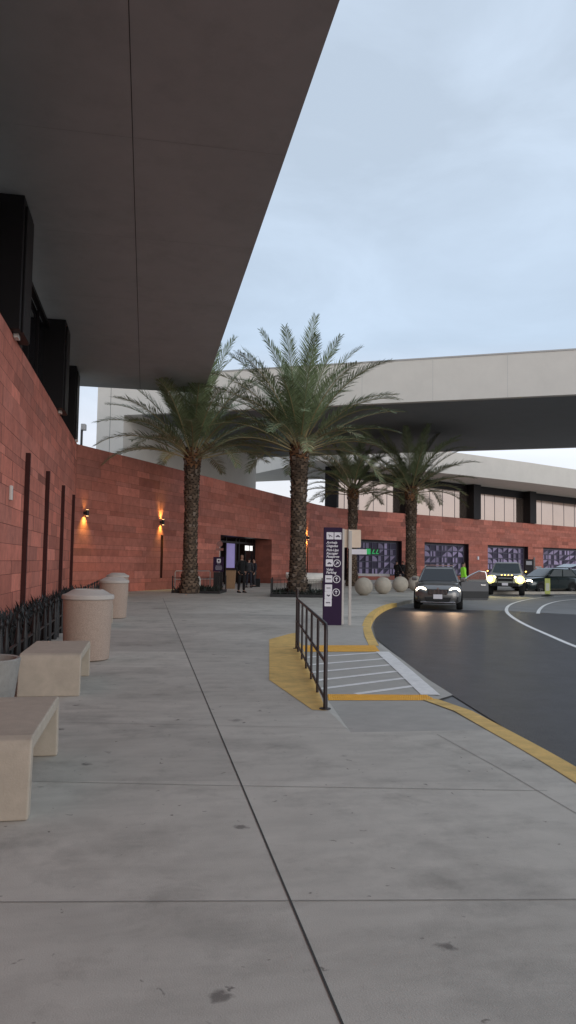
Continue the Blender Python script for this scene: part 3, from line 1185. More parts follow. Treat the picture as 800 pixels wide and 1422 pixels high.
b1 = at(119, 917)
t0 = bin_((b1.x, b1.y, 0), 'nearest round aggregate litter bin, right behind the second bench')
for px, py, lab in ((157, 858, 'second round aggregate litter bin, between two benches'), (162.5, 838, 'third and farthest round litter bin, mostly behind the second one')):
    p = at(px, py)
    c = copy_tree(t0)
    c.location = (p.x, p.y, 0)
    c.rotation_euler.z = random.uniform(0, 3)
    tag(c, lab)
t0.location.y += .1
m = MB()
m.lathe([(.20, 0), (.21, .02), (.285, .60), (.29, .63), (.28, .64), (.255, .635), (.24, .52), (.0, .50)], 36)
pot = m.build('planter_pot', M['pot'], smooth=40, loc=(-1.33, 6.95, 0))
tag(pot, 'empty grey concrete pot between the first two benches', 'pot')
m = MB()
m.lathe([(.14, 0), (.18, .02), (.205, .12), (.21, .40), (.19, .48), (.15, .51), (.13, .49), (.0, .46)], 30)
p = at(-14, 1010)
pot = m.build('planter_pot', M['white_pot'], smooth=50, loc=(-1.56, 6.25, .14))
pot.location = (-1.395, 6.38, 0)
tag(pot, 'pale rounded pot peeking in at the left edge behind the nearest bench', 'pot')

# ------------------------------------------------------------------ handrail
hr = thing('handrail', 'bronze pipe handrail on the yellow flare beside the loading ramp', 'handrail', H_)
p_near, p_far = at(451.5, 985), at(411.5, 900)
dv = Vector((p_far.x - p_near.x, p_far.y - p_near.y, 0))
LEN = dv.length
hr.location = (p_near.x, p_near.y, 0)
hr.rotation_euler.z = math.atan2(dv.y, dv.x)
m = MB()
rr = .021
m.tube([(0, 0, .004), (0, 0, .80), (.03, 0, .85), (.08, 0, .865), (LEN - .1, 0, .865)], rr, 10)
m.tube([(0, 0, .48), (LEN - .1, 0, .48)], rr * .85, 10)
m.tube([(0, 0, .10), (LEN - .1, 0, .10)], rr * .8, 10)
m.build('rails', M['rail'], hr, smooth=50)
for k in range(1, 6):
    m = MB()
    x = (LEN - .1) * k / 5.5
    m.tube([(x, 0, .003), (x, 0, .86)], .016 if k < 5 else .02, 8)
    m.build('post', M['rail'], hr, smooth=50)
m = MB()
m.tube([(LEN - .1, 0, .003), (LEN - .1, 0, 1.04)], .024, 10)
m.build('post', M['rail'], hr, smooth=50)
for x in (0, LEN - .1):
    m = MB()
    m.lathe([(.06, .003), (.06, .012)], 12, c=(x, 0))
    m.build('base_plate', M['rail'], hr)

# ------------------------------------------------------------------ purple way-finding pillar
sp = at(461, 868)
pil = thing('sign_pillar', 'tall dark purple wayfinding pillar with white pictograms and lettering', 'sign', sp, math.atan2(_r0.y, _r0.x) + R(4))
PW, PH = .455, 2.37
m = MB()
m.box((-PW / 2, -.05, 0), (PW / 2, .05, PH))
m.build('board', M['purple'], pil, bevel=.006)
m = MB()
m.box((PW / 2 + .002, -.045, .02), (PW / 2 + .05, .045, PH - .03))
m.build('edge', M['post'], pil)
px2m = PH / (868 - 733.5)


def sx(px): return (px - 461.5) * px2m
def sz(py): return (868 - py) * px2m


def rrect(m, cx, cz, w, h, y, r=.012):
    pts = []
    for qx, qz, a0 in ((1, 1, 0), (-1, 1, 90), (-1, -1, 180), (1, -1, 270)):
        for k in range(4):
            a = R(a0 + k * 30)
            pts.append((cx + qx * (w / 2 - r) + r * math.cos(a), y, cz + qz * (h / 2 - r) + r * math.sin(a)))
    m.face(pts)


TW = 9.9 * px2m
tl = [(457.2, 745.2), (468, 745.2), (456.6, 782.6), (456, 804.6), (455.8, 817.2), (455.6, 827.2), (455.4, 837.2)]
for x, y in tl:
    tiles = MB()
    rrect(tiles, sx(x), sz(y), TW, TW, -.053)
    tiles.build('tile', M['sign_white'], pil, fix=False)
for x, y, ang in ((467.2, 783, -45), (466.8, 805, 0), (466.4, 823, 0)):
    arr = MB()
    cx, cz = sx(x), sz(y)
    n = 24
    ro, ri = 5.2 * px2m, 4.2 * px2m
    for k in range(n):
        a, b = 2 * math.pi * k / n, 2 * math.pi * (k + 1) / n
        arr.face([(cx + ro * math.cos(a), -.053, cz + ro * math.sin(a)), (cx + ro * math.cos(b), -.053, cz + ro * math.sin(b)),
                  (cx + ri * math.cos(b), -.053, cz + ri * math.sin(b)), (cx + ri * math.cos(a), -.053, cz + ri * math.sin(a))])
    ca, sa_ = math.cos(R(ang)), math.sin(R(ang))
    for poly_ in ([(-.5, -2.6), (.5, -2.6), (.5, 1.4), (-.5, 1.4)], [(0, 2.9), (-2.4, .4), (-1.3, .4), (0, 1.6), (1.3, .4), (2.4, .4)]):
        arr.face([(cx + (u * ca - v * sa_) * px2m, -.0535, cz + (u * sa_ + v * ca) * px2m) for u, v in poly_])
    arr.build('arrow', M['sign_white'], pil, fix=False)
ic = MB()
def icon(poly_, cx, cz, s=1.0):
    ic.face([(sx(cx) + u * px2m * s, -.056, sz(cz) + v * px2m * s) for u, v in poly_])
# aeroplane, car with person, car, bus, three pick-up marks
icon([(-3.2, 1.2), (-2.6, 1.4), (-.6, .4), (2.6, -1.4), (3.4, -1.2), (3.0, -.6), (.6, .6), (-1.6, 1.6)], 457.2, 745.2)
icon([(-.8, .5), (.2, .1), (-.6, -2.0), (-1.2, -2.0)], 457.2, 745.2)
for cx, cz in ((468, 745.6), (456.6, 783.2)):
    icon([(-3, -.8), (3, -.8), (3, .2), (1.8, .4), (1.0, 1.4), (-1.2, 1.4), (-1.9, .3), (-3, .1)], cx, cz)
    icon([(-2.2, -1.5), (-1.2, -1.5), (-1.2, -.9), (-2.2, -.9)], cx, cz)
    icon([(1.2, -1.5), (2.2, -1.5), (2.2, -.9), (1.2, -.9)], cx, cz)
icon([(3, 1.6), (3.6, 1.6), (3.6, 3), (3, 3)], 468, 744.6)
icon([(-3.6, -.6), (3.6, -.6), (3.6, .7), (-3.6, .7)], 456, 804.6, .95)
for k in range(4):
    icon([(-2.6 + 1.4 * k, -.7), (-1.7 + 1.4 * k, -.7), (-1.7 + 1.4 * k, .7), (-2.6 + 1.4 * k, .7)], 455.8, 817.2)
icon([(-2.6, .8), (-1, 1.2), (.2, .2), (2.6, 1.4), (2.0, -.4), (.2, -1.6), (-1.2, -.4)], 455.6, 827.4)
for k in range(5):
    icon([(-3 + 1.25 * k, -.8), (-2.1 + 1.25 * k, -.8), (-2.1 + 1.25 * k, .8), (-3 + 1.25 * k, .8)], 455.4, 837.2)
ic.build('pictogram', M['purple'], pil, fix=False)


def text(body, size, material, parent, loc, rot=(R(90), 0, 0), shear=0.0, bold=.006, align='LEFT', extrude=0.0):
    cu = bpy.data.curves.new('lettering', 'FONT')
    cu.body = body
    cu.size = size
    cu.shear = shear
    cu.offset = bold
    cu.align_x = align
    cu.extrude = extrude
    o = bpy.data.objects.new('lettering', cu)
    COL.objects.link(o)
    dg = bpy.context.evaluated_depsgraph_get()
    me = bpy.data.meshes.new_from_object(o.evaluated_get(dg))
    bpy.data.objects.remove(o)
    me.materials.clear()
    me.materials.append(material)
    q = bpy.data.objects.new('lettering', me)
    COL.objects.link(q)
    q.parent = parent
    q.location = loc
    q.rotation_euler = rot
    return q


for body, py in (('Arrivals', 756), ('Llegadas', 760.6), ('Pick-Ups', 766.4), ('Recoger', 771), ('Pasajeros', 775.4), ('Valet', 793.2), ('Parking', 797.4)):
    text(body, .083, M['sign_white'], pil, (sx(452.2), -.0535, sz(py)), shear=.22, bold=.0022)

# ------------------------------------------------------------------ square post with sign seen from behind
pb = at(485.5, 868)
ps = thing('sign_post', 'square pale metal post carrying a blank sign back and a small blade', 'sign', pb, math.atan2(_r0.y, _r0.x))
q = (868 - 733.5)
m = MB()
m.box((-.035, -.035, 0), (.035, .035, 2.30))
m.build('post', M['post'], ps, bevel=.006)
m = MB()
rrect(m, (488 - 485.7) * px2m, sz(748.3), 25.2 * px2m, 25 * px2m, .044, .03)
rrect(m, (488 - 485.7) * px2m, sz(748.3), 25.2 * px2m, 25 * px2m, .040, .03)
m.build('sign_plate', M['sign_back'], ps, fix=False)
m = MB()
m.box((-.05, -.04, sz(762.5)), (-.0355, .03, sz(735)))
m.build('bracket', M['steel'], ps)
m = MB()
m.box((.0365, -.012, sz(770.2)), ((508.5 - 485.7) * px2m, .004, sz(763)))
m.build('blade', M['sign_white'], ps, bevel=.002)

# green lit sign hanging in front of the first patterned window
s1, s2 = s_at(508, .6, 3), s_at(528, .6, 3)
zt = 1.5 + (782.8 - 761.5) * proj(wp(s1, .6, 3))[2] / F
zb_ = 1.5 + (782.8 - 770.5) * proj(wp(s1, .6, 3))[2] / F
gs = thing('lit_sign', 'green lit sign with glowing characters over the leftmost patterned window', 'sign', wp(s1, .55, zb_))
gl = gs.location.copy()
d2 = (wp(s2, .55, 0) - wp(s1, .55, 0))
gs.rotation_euler.z = math.atan2(d2.y, d2.x)
gw, gh = d2.length, zt - zb_
m = MB()
m.box((0, .01, 0), (gw, .10, gh))
m.build('case', M['black_metal'], gs)
for k in range(2):
    m = MB()
    m.box((gw * (.2 + .55 * k), .1, gh * .45), (gw * (.24 + .55 * k), .56, gh * .52))
    m.build('arm', M['black_metal'], gs)
m = MB()
m.face([(gw * .04, .004, gh * .08), (gw * .36, .004, gh * .08), (gw * .36, .004, gh * .94), (gw * .04, .004, gh * .94)])
for x0 in (.44, .70):
    m.face([(gw * x0, .004, gh * .15), (gw * (x0 + .07), .004, gh * .15), (gw * (x0 + .2), .004, gh * .85), (gw * (x0 + .13), .004, gh * .85)])
    m.face([(gw * (x0 + .1), .003, gh * .15), (gw * (x0 + .22), .003, gh * .15), (gw * (x0 + .22), .003, gh * .3), (gw * (x0 + .1), .003, gh * .3)])
m.build('glyph', M['green'], gs, fix=False)

# ------------------------------------------------------------------ round bollards
r0 = .43
bb = None
for (px, py, r_, lab) in ((505, 827, .43, 'leftmost of the pale concrete ball bollards'), (532, 825, .425, 'second ball bollard, right of the leftmost one'),
                          (556, 822.5, .43, 'third ball bollard, left of the fourth palm trunk'), (577, 820.5, .43, 'ball bollard half hidden by the parked grey car')):
    p = at(px, py)
    d = Vector((p.x, p.y)).normalized() * .2
    if bb is None:
        m = MB()
        prof = [(.18, 0.0)]
        for k in range(2, 25):
            a = -math.pi / 2 + math.pi * k / 25
            prof.append((.43 * math.cos(a), .43 + .43 * math.sin(a) - .012))
        prof.append((.01, .848))
        m.lathe(prof, 40)
        bb = m.build('ball_bollard', M['ball'], smooth=60)
        o = bb
    else:
        o = bb.copy()
        COL.objects.link(o)
    o.location = (p.x + d.x, p.y + d.y, 0)
    o.rotation_euler.z = px
    tag(o, lab, 'bollard', 'concrete ball bollards at the road edge')

# ------------------------------------------------------------------ palms
def palm(px, py, crown_py, rad, flen, nf, seed, label, top=86, spread=1.0, dist=None):
    rnd = random.Random(seed)
    p = at(px, py)
    if dist:
        v = ray(px, py)
        p = CAM + v * dist
        p.z = 0
    dpt = proj((p.x, p.y, 0))[2]
    hz = proj((p.x, p.y, 1.5))[1]
    H = 1.5 + (hz - crown_py) * dpt / F
    t = thing('palm_tree', label, 'palm tree', (p.x, p.y, 0), 0, 'date palms in front of the curved wall')
    m = MB()
    n = 14
    prof = [(rad * 1.5, 0), (rad * 1.35, .35), (rad * 1.08, .9), (rad, 1.6), (rad * .96, H * .5), (rad * 1.0, H * .8), (rad * 1.2, H - .35), (rad * .95, H + .15), (rad * .4, H + .4)]
    m.lathe([(r * .93, z) for r, z in prof], n, col=(.06, .043, .033))

    def rz(z):
        for (r1, z1), (r2, z2) in zip(prof, prof[1:]):
            if z <= z2: return r1 + (r2 - r1) * (z - z1) / (z2 - z1)
        return prof[-1][0]
    z = .05
    row = 0
    while z < H + .05:
        big = z > H * .62
        cnt = 11
        for k in range(cnt):
            a = (k + .5 * (row % 2)) * 2 * math.pi / cnt + rnd.uniform(-.13, .13)
            r1 = rz(z)
            out = rnd.uniform(.02, .045) * (1.9 if big else 1.0)
            hh = rnd.uniform(.13, .19) * (1.25 if big else 1)
            hw = math.pi / cnt * r1 * rnd.uniform(.7, .98)
            er = Vector((math.cos(a), math.sin(a), 0))
            et = Vector((-math.sin(a), math.cos(a), 0))
            g = rnd.uniform(.6, 1.5)
            c = (.135 * g, .095 * g, .066 * g) if not (z > H - .8) else (.21 * g, .105 * g, .05 * g)
            if rnd.random() < .12: c = (.24, .19, .15)
            q = er * (r1 * .93)
            zz = Vector((0, 0, z + rnd.uniform(-.035, .035)))
            A, B = zz + q - et * hw * .6, zz + q + et * hw * .6
            up_ = Vector((0, 0, hh))
            C, D = zz + q + er * out + et * hw + up_, zz + q + er * out - et * hw + up_
            tip = zz + q + er * (out + .02) + up_ * 1.25
            m.face([A, B, C, D], c)
            m.face([D, C, tip], c)
            dk = (.03, .022, .018)
            m.face([D, tip, C, zz + q * .97 + up_ * 1.05], dk)
        z += .125
        row += 1
    m.build('trunk', M['bark'], t, fix=False)
    m = MB()
    for k in range(nf):
        u = k / (nf - 1)
        a = k * 2.39996 + rnd.uniform(-.2, .2)
        el = R(top - (top - 8) * (u ** 0.9) * spread) + rnd.uniform(-.07, .07)
        ln = flen * rnd.uniform(.86, 1.06) * (0.80 + .2 * math.sin(math.pi * min(1, u + .25)))
        droop = rnd.uniform(.55, .95) * (0.5 + .62 * math.cos(el))
        h = Vector((math.cos(a), math.sin(a), 0))
        side_ = Vector((-math.sin(a), math.cos(a), 0))
        ns = 13
        pos = Vector((0, 0, H + .12 - .45 * u)) + h * (.10 + .16 * u)
        pts, dirs = [pos.copy()], []
        twist = rnd.uniform(-.15, .15)
        for i in range(ns):
            f = (i + .5) / ns
            ang = el - droop * (f ** 1.7) * 1.25
            d = h * math.cos(ang) + Vector((0, 0, math.sin(ang))) + side_ * twist * f
            d.normalize()
            pos = pos + d * ln / ns
            pts.append(pos.copy())
            dirs.append(d)
        rr_ = [.034 * (1 - .9 * i / ns) + .004 for i in range(ns + 1)]
        g = rnd.uniform(.75, 1.2)
        m.tube(pts, rr_, 4, col=(.30 * g, .24 * g, .12 * g) if u > .3 else (.20, .20, .10))
        nl = 66
        old = u > .80
        for i in range(nl):
            f = .22 + .78 * i / (nl - 1)
            x = f * ns
            i0 = min(int(x), ns - 1)
            pt = pts[i0].lerp(pts[i0 + 1], x - i0)
            d = dirs[i0]
            upv = side_.cross(d)
            if upv.z < 0: upv = -upv
            ll = (.70 * math.sin(math.pi * (0.12 + .83 * f)) ** .7 + .06) * rnd.uniform(.8, 1.1) * flen / 4.8
            for sgn in (-1, 1):
                fwd = .85 + .7 * f + rnd.uniform(-.12, .12)
                lift = rnd.uniform(.05, .55)
                ld = (side_ * sgn + d * fwd + upv * lift).normalized()
                ww = .020 * rnd.uniform(.8, 1.25)
                wv = (d * .9 - side_ * sgn * .25).normalized() * ww
                mid = pt + ld * ll * .55
                tip = pt + ld * ll + Vector((0, 0, -ll * rnd.uniform(.03, .20)))
                gg = g * rnd.uniform(.7, 1.25)
                c = (.19 * gg, .235 * gg, .12 * gg)
                if old and rnd.random() < .4: c = (.26 * gg, .22 * gg, .12 * gg)
                m.face([pt - wv * .6, pt + wv * .6, mid + wv, mid - wv], c)
                m.face([mid - wv, mid + wv, tip], c)
    m.build('crown', M['frond'], t, fix=False)
    return t


palm(413, 828, 618, .36, 5.7, 54, 4, 'tallest date palm in the picture, its trunk beside the entrance in a fenced bed')
palm(263, 824, 627, .33, 5.5, 48, 8, 'date palm whose crown is tucked under the corner of the near canopy', spread=.92)
palm(489, 815, 680, .31, 4.6, 36, 12, 'date palm rising behind the purple pillar and the square sign post', top=74, dist=50)
palm(570.5, 815, 678, .34, 5.0, 38, 15, 'date palm with its trunk right behind the ball bollards', top=74, dist=48)

# planter beds around two palms
def planter(px0, px1, py, depth, label, gl, seed):
    p, q = at(px0, py), at(px1, py + 1.2)
    d = (q - p)
    t = thing('planter_bed', label, 'planter', p, math.atan2(d.y, d.x), gl)
    Ln = d.length
    m = MB()
    m.box((0, 0, 0), (Ln, .08, .13)); m.box((0, depth - .08, 0), (Ln, depth, .13))
    m.box((0, .081, 0), (.08, depth - .081, .129)); m.box((Ln - .08, .081, 0), (Ln, depth - .081, .129))
    m.build('edging', M['iron'], t)
    m = MB()
    m.box((.081, .081, 0), (Ln - .081, depth - .081, .09))
    m.build('soil', M['soil'], t)
    for x in (.04, Ln - .04):
        for y in (.04, depth - .04):
            m = MB()
            m.box((x - .025, y - .025, .131), (x + .025, y + .025, .80))
            m.build('post', M['iron'], t)
    n = int(Ln / .17)
    for y in (.04, depth - .04):
        m = MB()
        for k in range(n):
            x = .04 + (Ln - .08) * (k + .5) / n
            m.box((x - .004, y - .004, .19), (x + .004, y + .004, .71))
        m.box((.066, y - .009, .70), (Ln - .066, y + .009, .718))
        m.box((.066, y - .012, .18), (Ln - .066, y + .012, .20))
        m.build('railing', M['iron'], t)
    rn = random.Random(seed)
    m = MB()
    for k in range(500):
        b0_ = Vector((rn.uniform(.15, Ln - .15), rn.uniform(.12, depth - .12), .08))
        a = rn.uniform(0, 6.28)
        hh = rn.uniform(.08, .32)
        tip = b0_ + Vector((math.cos(a) * hh * .8, math.sin(a) * hh * .8, hh))
        wv = Vector((-math.sin(a), math.cos(a), 0)) * rn.uniform(.015, .04)
        g = rn.uniform(.4, 1.3)
        m.face([b0_ - wv * .5, b0_ + wv * .5, (b0_ + tip) / 2 + wv, (b0_ + tip) / 2 - wv], (.022 * g, .03 * g, .02 * g))
        m.face([(b0_ + tip) / 2 - wv, (b0_ + tip) / 2 + wv, tip], (.022 * g, .03 * g, .02 * g))
    o = m.build('leaves', M['shrub'], t, fix=False)
    return t


planter(375, 452, 829, 2.6, 'dark fenced bed of low plants around the tallest palm', 'fenced palm beds', 1)
planter(238, 305, 823.5, 2.4, 'dark fenced bed around the palm left of the entrance', 'fenced palm beds', 2)
p = at(276, 821.5)
m = MB()
m.lathe([(.10, 0), (.13, .05), (.14, .35), (.125, .60), (.07, .68), (.01, .69)], 14)
tag(m.build('marker_stone', M['off_white'], smooth=60, loc=(p.x, p.y + .6, .05)), 'small upright white stone at the foot of the palm left of the entrance', 'stone')
# boat shaped pale bowl behind the big palm
p = at(438, 826)
bw = thing('bowl_planter', 'long pale boat shaped bowl behind the tallest palm trunk', 'planter bowl', (p.x, p.y + 2.2, 0), math.atan2(_r0.y, _r0.x))
m = MB()
rings = []
for k in range(13):
    u = -1 + 2 * k / 12
    hw = max(.02, .42 * (1 - abs(u) ** 2.4))
    zb2 = .40 + .30 * abs(u) ** 2.2
    ring_ = []
    for j in range(12):
        a = 2 * math.pi * j / 12
        y_ = hw * math.cos(a)
        z_ = (zb2 + 1.0) / 2 + (1.0 - zb2) / 2 * math.sin(a)
        ring_.append((u * 1.0, y_, z_))
    rings.append(ring_)
m.loft(rings)
m.build('bowl', M['off_white'], bw, smooth=60)
m = MB()
m.lathe([(.34, 0), (.28, .2), (.3, .42)], 20)
m.build('foot', M['iron'], bw)

# ------------------------------------------------------------------ entrance furniture
p, q = at(246, 823), at(316, 821)
d = q - p
hb = thing('handrail', 'silver pipe barrier beside the entrance behind the left palm bed', 'handrail', (p.x, p.y + 3.0, 0), math.atan2(d.y, d.x))
Ln = d.length
m = MB()
m.tube([(0, 0, 0), (0, 0, .9), (.06, 0, .98), (Ln * .72, 0, .98), (Ln * .72 + .05, 0, .9), (Ln * .72 + .05, 0, 0)], .024, 8)
m.tube([(0, 0, .55), (Ln, 0, .55), (Ln + .05, 0, .62)], .022, 8)
m.build('rails', M['steel'], hb, smooth=50)
m = MB()
m.tube([(Ln * .36, 0, 0), (Ln * .36, 0, .975)], .022, 8)
m.build('post', M['steel'], hb, smooth=50)
p = at(302.5, 821)
es = thing('entrance_sign', 'dark purple notice board on a stand left of the entrance', 'sign', (p.x, p.y, 0), math.atan2(_r0.y, _r0.x))
m = MB()
m.box((-.26, -.04, .98), (.26, .04, 1.72))
m.build('board', M['purple'], es, bevel=.008)
m = MB()
m.box((-.22, -.12, .04), (.22, .12, .96))
m.box((-.27, -.2, 0), (.27, .2, .039))
m.build('stand', M['black_metal'], es)
m = MB()
rrect(m, .02, 1.53, .20, .20, -.043, .03)
m.build('tile', M['sign_white'], es, fix=False)
m = MB()
rrect(m, .02, 1.53, .09, .09, -.046, .02)
m.build('pictogram', M['purple'], es, fix=False)
m = MB()
for zz, w_ in ((1.36, .16), (1.25, .30), (1.19, .34), (1.13, .34), (1.07, .30)):
    m.face([(.02 - w_ / 2, -.043, zz), (.02 + w_ / 2, -.043, zz), (.02 + w_ / 2, -.043, zz + .03), (.02 - w_ / 2, -.043, zz + .03)])
m.build('print', mat('print_grey', (.35, .33, .40), .6), es, fix=False)
s = s_at(306, .1, 2)
p = at(306.5, 819)
ns_ = thing('notice', 'small pale round notice on a thin pole above the dark notice board', 'sign', (p.x, p.y + 1.0, 0), math.atan2(_r0.y, _r0.x))
m = MB()
m.tube([(0, 0, 0), (0, 0, 2.6)], .025, 8)
m.build('pole', M['steel'], ns_)
m = MB()
n = 20
m.face([(.16 * math.cos(2 * math.pi * k / n), -.03, 2.45 + .16 * math.sin(2 * math.pi * k / n)) for k in range(n)])
m.face([(-.2, -.03, 2.08), (.2, -.03, 2.08), (.2, -.03, 2.22), (-.2, -.03, 2.22)])
m.build('plate', mat('notice_plate', (.30, .14, .12), .6), ns_, fix=False)
p = at(320.5, 817.5)
pod = thing('podium', 'tan wooden podium standing at the left of the entrance', 'podium', (p.x, p.y, 0), math.atan2(_r0.y, _r0.x))
m = MB()
m.loft([[(-.22, -.22, 0), (.22, -.22, 0), (.22, .22, 0), (-.22, .22, 0)], [(-.27, -.25, 1.02), (.27, -.25, 1.02), (.27, .25, 1.10), (-.27, .25, 1.10)]])
m.build('body', M['tan'], pod, bevel=.01)
m = MB()
m.loft([[(-.30, -.28, 1.022), (.30, -.28, 1.022), (.30, .28, 1.112), (-.30, .28, 1.112)], [(-.30, -.28, 1.06), (.30, -.28, 1.06), (.30, .28, 1.15), (-.30, .28, 1.15)]])
m.build('top', M['black_metal'], pod)

# light pole beyond the corner
v = ray(113, 618)
p = CAM + v * 46
lp = thing('light_pole', 'slim dark pole with a square floodlight beyond the wall corner', 'lamp', (p.x, p.y, 0), math.atan2(_r0.y, _r0.x))
dd = proj((p.x, p.y, 1.5))
zt = 1.5 + (dd[1] - 594) * 46 / F
m = MB()
m.tube([(0, 0, 0), (0, 0, zt)], .075, 8)
m.build('pole', M['black_metal'], lp)
m = MB()
m.box((-.02, -.2, zt - .16), (.24, .2, zt + .22))
m.build('head', M['steel'], lp, bevel=.03)

# white table with people behind the bollards
for px, w_, lab in ((516, 2.6, 'long white folding table in front of the leftmost patterned window'), (566, 1.1, 'short white table by the fourth palm trunk')):
    v = ray(px, 800)
    p = CAM + v * 56
    tb = thing('folding_table', lab, 'table', (p.x, p.y, 0), math.atan2(_r0.y, _r0.x), 'white tables under the windows')
    m = MB()
    m.box((-w_ / 2, -.35, .70), (w_ / 2, .35, .76))
    m.box((-w_ / 2, -.354, .58), (w_ / 2, -.35, .70))
    m.build('tabletop', M['white_cloth'], tb)
    for sx_ in (-1, 1):
        for sy in (-1, 1):
            m = MB()
            m.tube([(sx_ * (w_ / 2 - .12), sy * .28, 0), (sx_ * (w_ / 2 - .12), sy * .28, .70)], .022, 6)
            m.build('leg', M['steel'], tb)

# ------------------------------------------------------------------ people
def skin_mesh(name, verts, edges, radii, material, parent, sub=2):
    me = bpy.data.meshes.new(name)
    me.from_pydata(verts, edges, [])
    o = bpy.data.objects.new(name, me)
    COL.objects.link(o)
    md = o.modifiers.new('skin', 'SKIN')
    md.use_smooth_shade = True
    ss = o.modifiers.new('sub', 'SUBSURF')
    ss.levels = ss.render_levels = sub
    for i, r_ in enumerate(radii):
        sv = me.skin_vertices[0].data[i]
        sv.radius = r_ if isinstance(r_, tuple) else (r_, r_)
        sv.use_root = (i == 0)
    dg = bpy.context.evaluated_depsgraph_get()
    m2 = bpy.data.meshes.new_from_object(o.evaluated_get(dg))
    bpy.data.objects.remove(o)
    m2.materials.clear()
    m2.materials.append(material)
    m2.polygons.foreach_set('use_smooth', [True] * len(m2.polygons))
    q = bpy.data.objects.new(name, m2)
    COL.objects.link(q)
    q.parent = parent
    return q


def person(loc, rz, h, label, top, legs, pose='stand', vest=None, group=None):
    """front of the figure is -y; every joint scaled from a 1.75 m body"""
    k = h / 1.75
    t = thing('person', label, 'person', loc, rz, group)
    arm = {'stand': ((.23, .0, 1.14), (.225, -.10, .90)), 'fold': ((.25, -.02, 1.16), (.06, -.24, 1.15)), 'reach': ((.25, -.10, 1.17), (.20, -.36, 1.10)), 'pocket': ((.27, .05, 1.16), (.19, -.05, .96))}[pose]
    st = .03
    V = {'pelvis': (0, 0, .95), 'waist': (0, 0, 1.08), 'chest': (0, -.01, 1.30), 'neck0': (0, 0, 1.46), 'neck': (0, -.005, 1.53), 'head0': (0, -.02, 1.59), 'head1': (0, -.02, 1.68), 'head2': (0, -.005, 1.735)}
    E = [('pelvis', 'waist'), ('waist', 'chest'), ('chest', 'neck0'), ('neck0', 'neck'), ('neck', 'head0'), ('head0', 'head1'), ('head1', 'head2')]
    RAD = {'pelvis': (.15, .11), 'waist': (.14, .10), 'chest': (.165, .115), 'neck0': (.075, .07), 'neck': .055, 'head0': (.062, .08), 'head1': (.075, .092), 'head2': (.05, .06)}
    for s_ in (-1, 1):
        n_ = 'R' if s_ < 0 else 'L'
        V.update({'hip' + n_: (s_ * .095, 0, .88), 'knee' + n_: (s_ * (.10 + st * .5), -.02 - .02 * s_, .49), 'ank' + n_: (s_ * (.105 + st), .02, .09), 'toe' + n_: (s_ * (.12 + st), -.15, .035)})
        RAD.update({'hip' + n_: .088, 'knee' + n_: .058, 'ank' + n_: .042, 'toe' + n_: (.035, .03)})
        E += [('pelvis', 'hip' + n_), ('hip' + n_, 'knee' + n_), ('knee' + n_, 'ank' + n_), ('ank' + n_, 'toe' + n_)]
        e0, w0 = arm
        sh = (s_ * .185, 0, 1.42)
        el = (s_ * e0[0], e0[1], e0[2])
        wr = (s_ * w0[0], w0[1], w0[2] + (.02 * s_ if pose == 'fold' else 0))
        V.update({'sh' + n_: sh, 'el' + n_: el, 'wr' + n_: wr})
        RAD.update({'sh' + n_: .06, 'el' + n_: .043, 'wr' + n_: .028})
        E += [('neck0', 'sh' + n_), ('sh' + n_, 'el' + n_), ('el' + n_, 'wr' + n_)]
        dv_ = (Vector(wr) - Vector(el)).normalized()
        sd_ = dv_.cross(Vector((s_, .3, .2))).normalized()
        pm = Vector(wr) + dv_ * .065
        V['pm' + n_] = tuple(pm)
        RAD['pm' + n_] = (.034, .018)
        E.append(('wr' + n_, 'pm' + n_))
        for fi, (o_, l_) in enumerate(((-.026, .065), (-.009, .078), (.009, .072), (.026, .055))):
            a_ = pm + sd_ * o_ + dv_ * .02
            b_ = a_ + dv_ * l_ * .55
            c_ = b_ + dv_ * l_ * .4 + Vector((0, -.012, 0))
            for q_, r_, nm in ((a_, .0095, 'a'), (b_, .0085, 'b'), (c_, .007, 'c')):
                V[f'f{fi}{nm}{n_}'] = tuple(q_)
                RAD[f'f{fi}{nm}{n_}'] = r_
            E += [('pm' + n_, f'f{fi}a{n_}'), (f'f{fi}a{n_}', f'f{fi}b{n_}'), (f'f{fi}b{n_}', f'f{fi}c{n_}')]
        th1 = Vector(wr) + dv_ * .03 - sd_ * .035
        th2 = th1 + dv_ * .03 - sd_ * .02
        V['t1' + n_], V['t2' + n_] = tuple(th1), tuple(th2)
        RAD['t1' + n_], RAD['t2' + n_] = .011, .008
        E += [('wr' + n_, 't1' + n_), ('t1' + n_, 't2' + n_)]
    keys = list(V)
    idx = {q_: i for i, q_ in enumerate(keys)}

    def grow(name, names, grow_by, material, extra=None):
        ks = [q_ for q_ in keys if q_ in names]
        ix = {q_: i for i, q_ in enumerate(ks)}
        vs = [tuple(c_ * k for c_ in (extra or {}).get(q_, V[q_])) for q_ in ks]
        es_ = [(ix[a_], ix[b_]) for a_, b_ in E if a_ in ix and b_ in ix]
        rs = []
        for q_ in ks:
            r_ = RAD[q_]
            r_ = r_ if isinstance(r_, tuple) else (r_, r_)
            rs.append(((r_[0] + grow_by) * k, (r_[1] + grow_by) * k))
        return skin_mesh(name, vs, es_, rs, material, t, 2)
    grow('body', set(keys), 0, M['skin'])
    torso = {'pelvis', 'waist', 'chest', 'neck0', 'shL', 'shR', 'elL', 'elR', 'wrL', 'wrR'}
    grow('jacket', torso, .022, top, {'pelvis': (0, 0, .80)})
    grow('trousers', {'pelvis', 'hipL', 'hipR', 'kneeL', 'kneeR', 'ankL', 'ankR'}, .018, legs, {'pelvis': (0, 0, 1.06)})
    if vest:
        grow('vest', {'waist', 'chest', 'neck0', 'shL', 'shR'}, .034, vest)
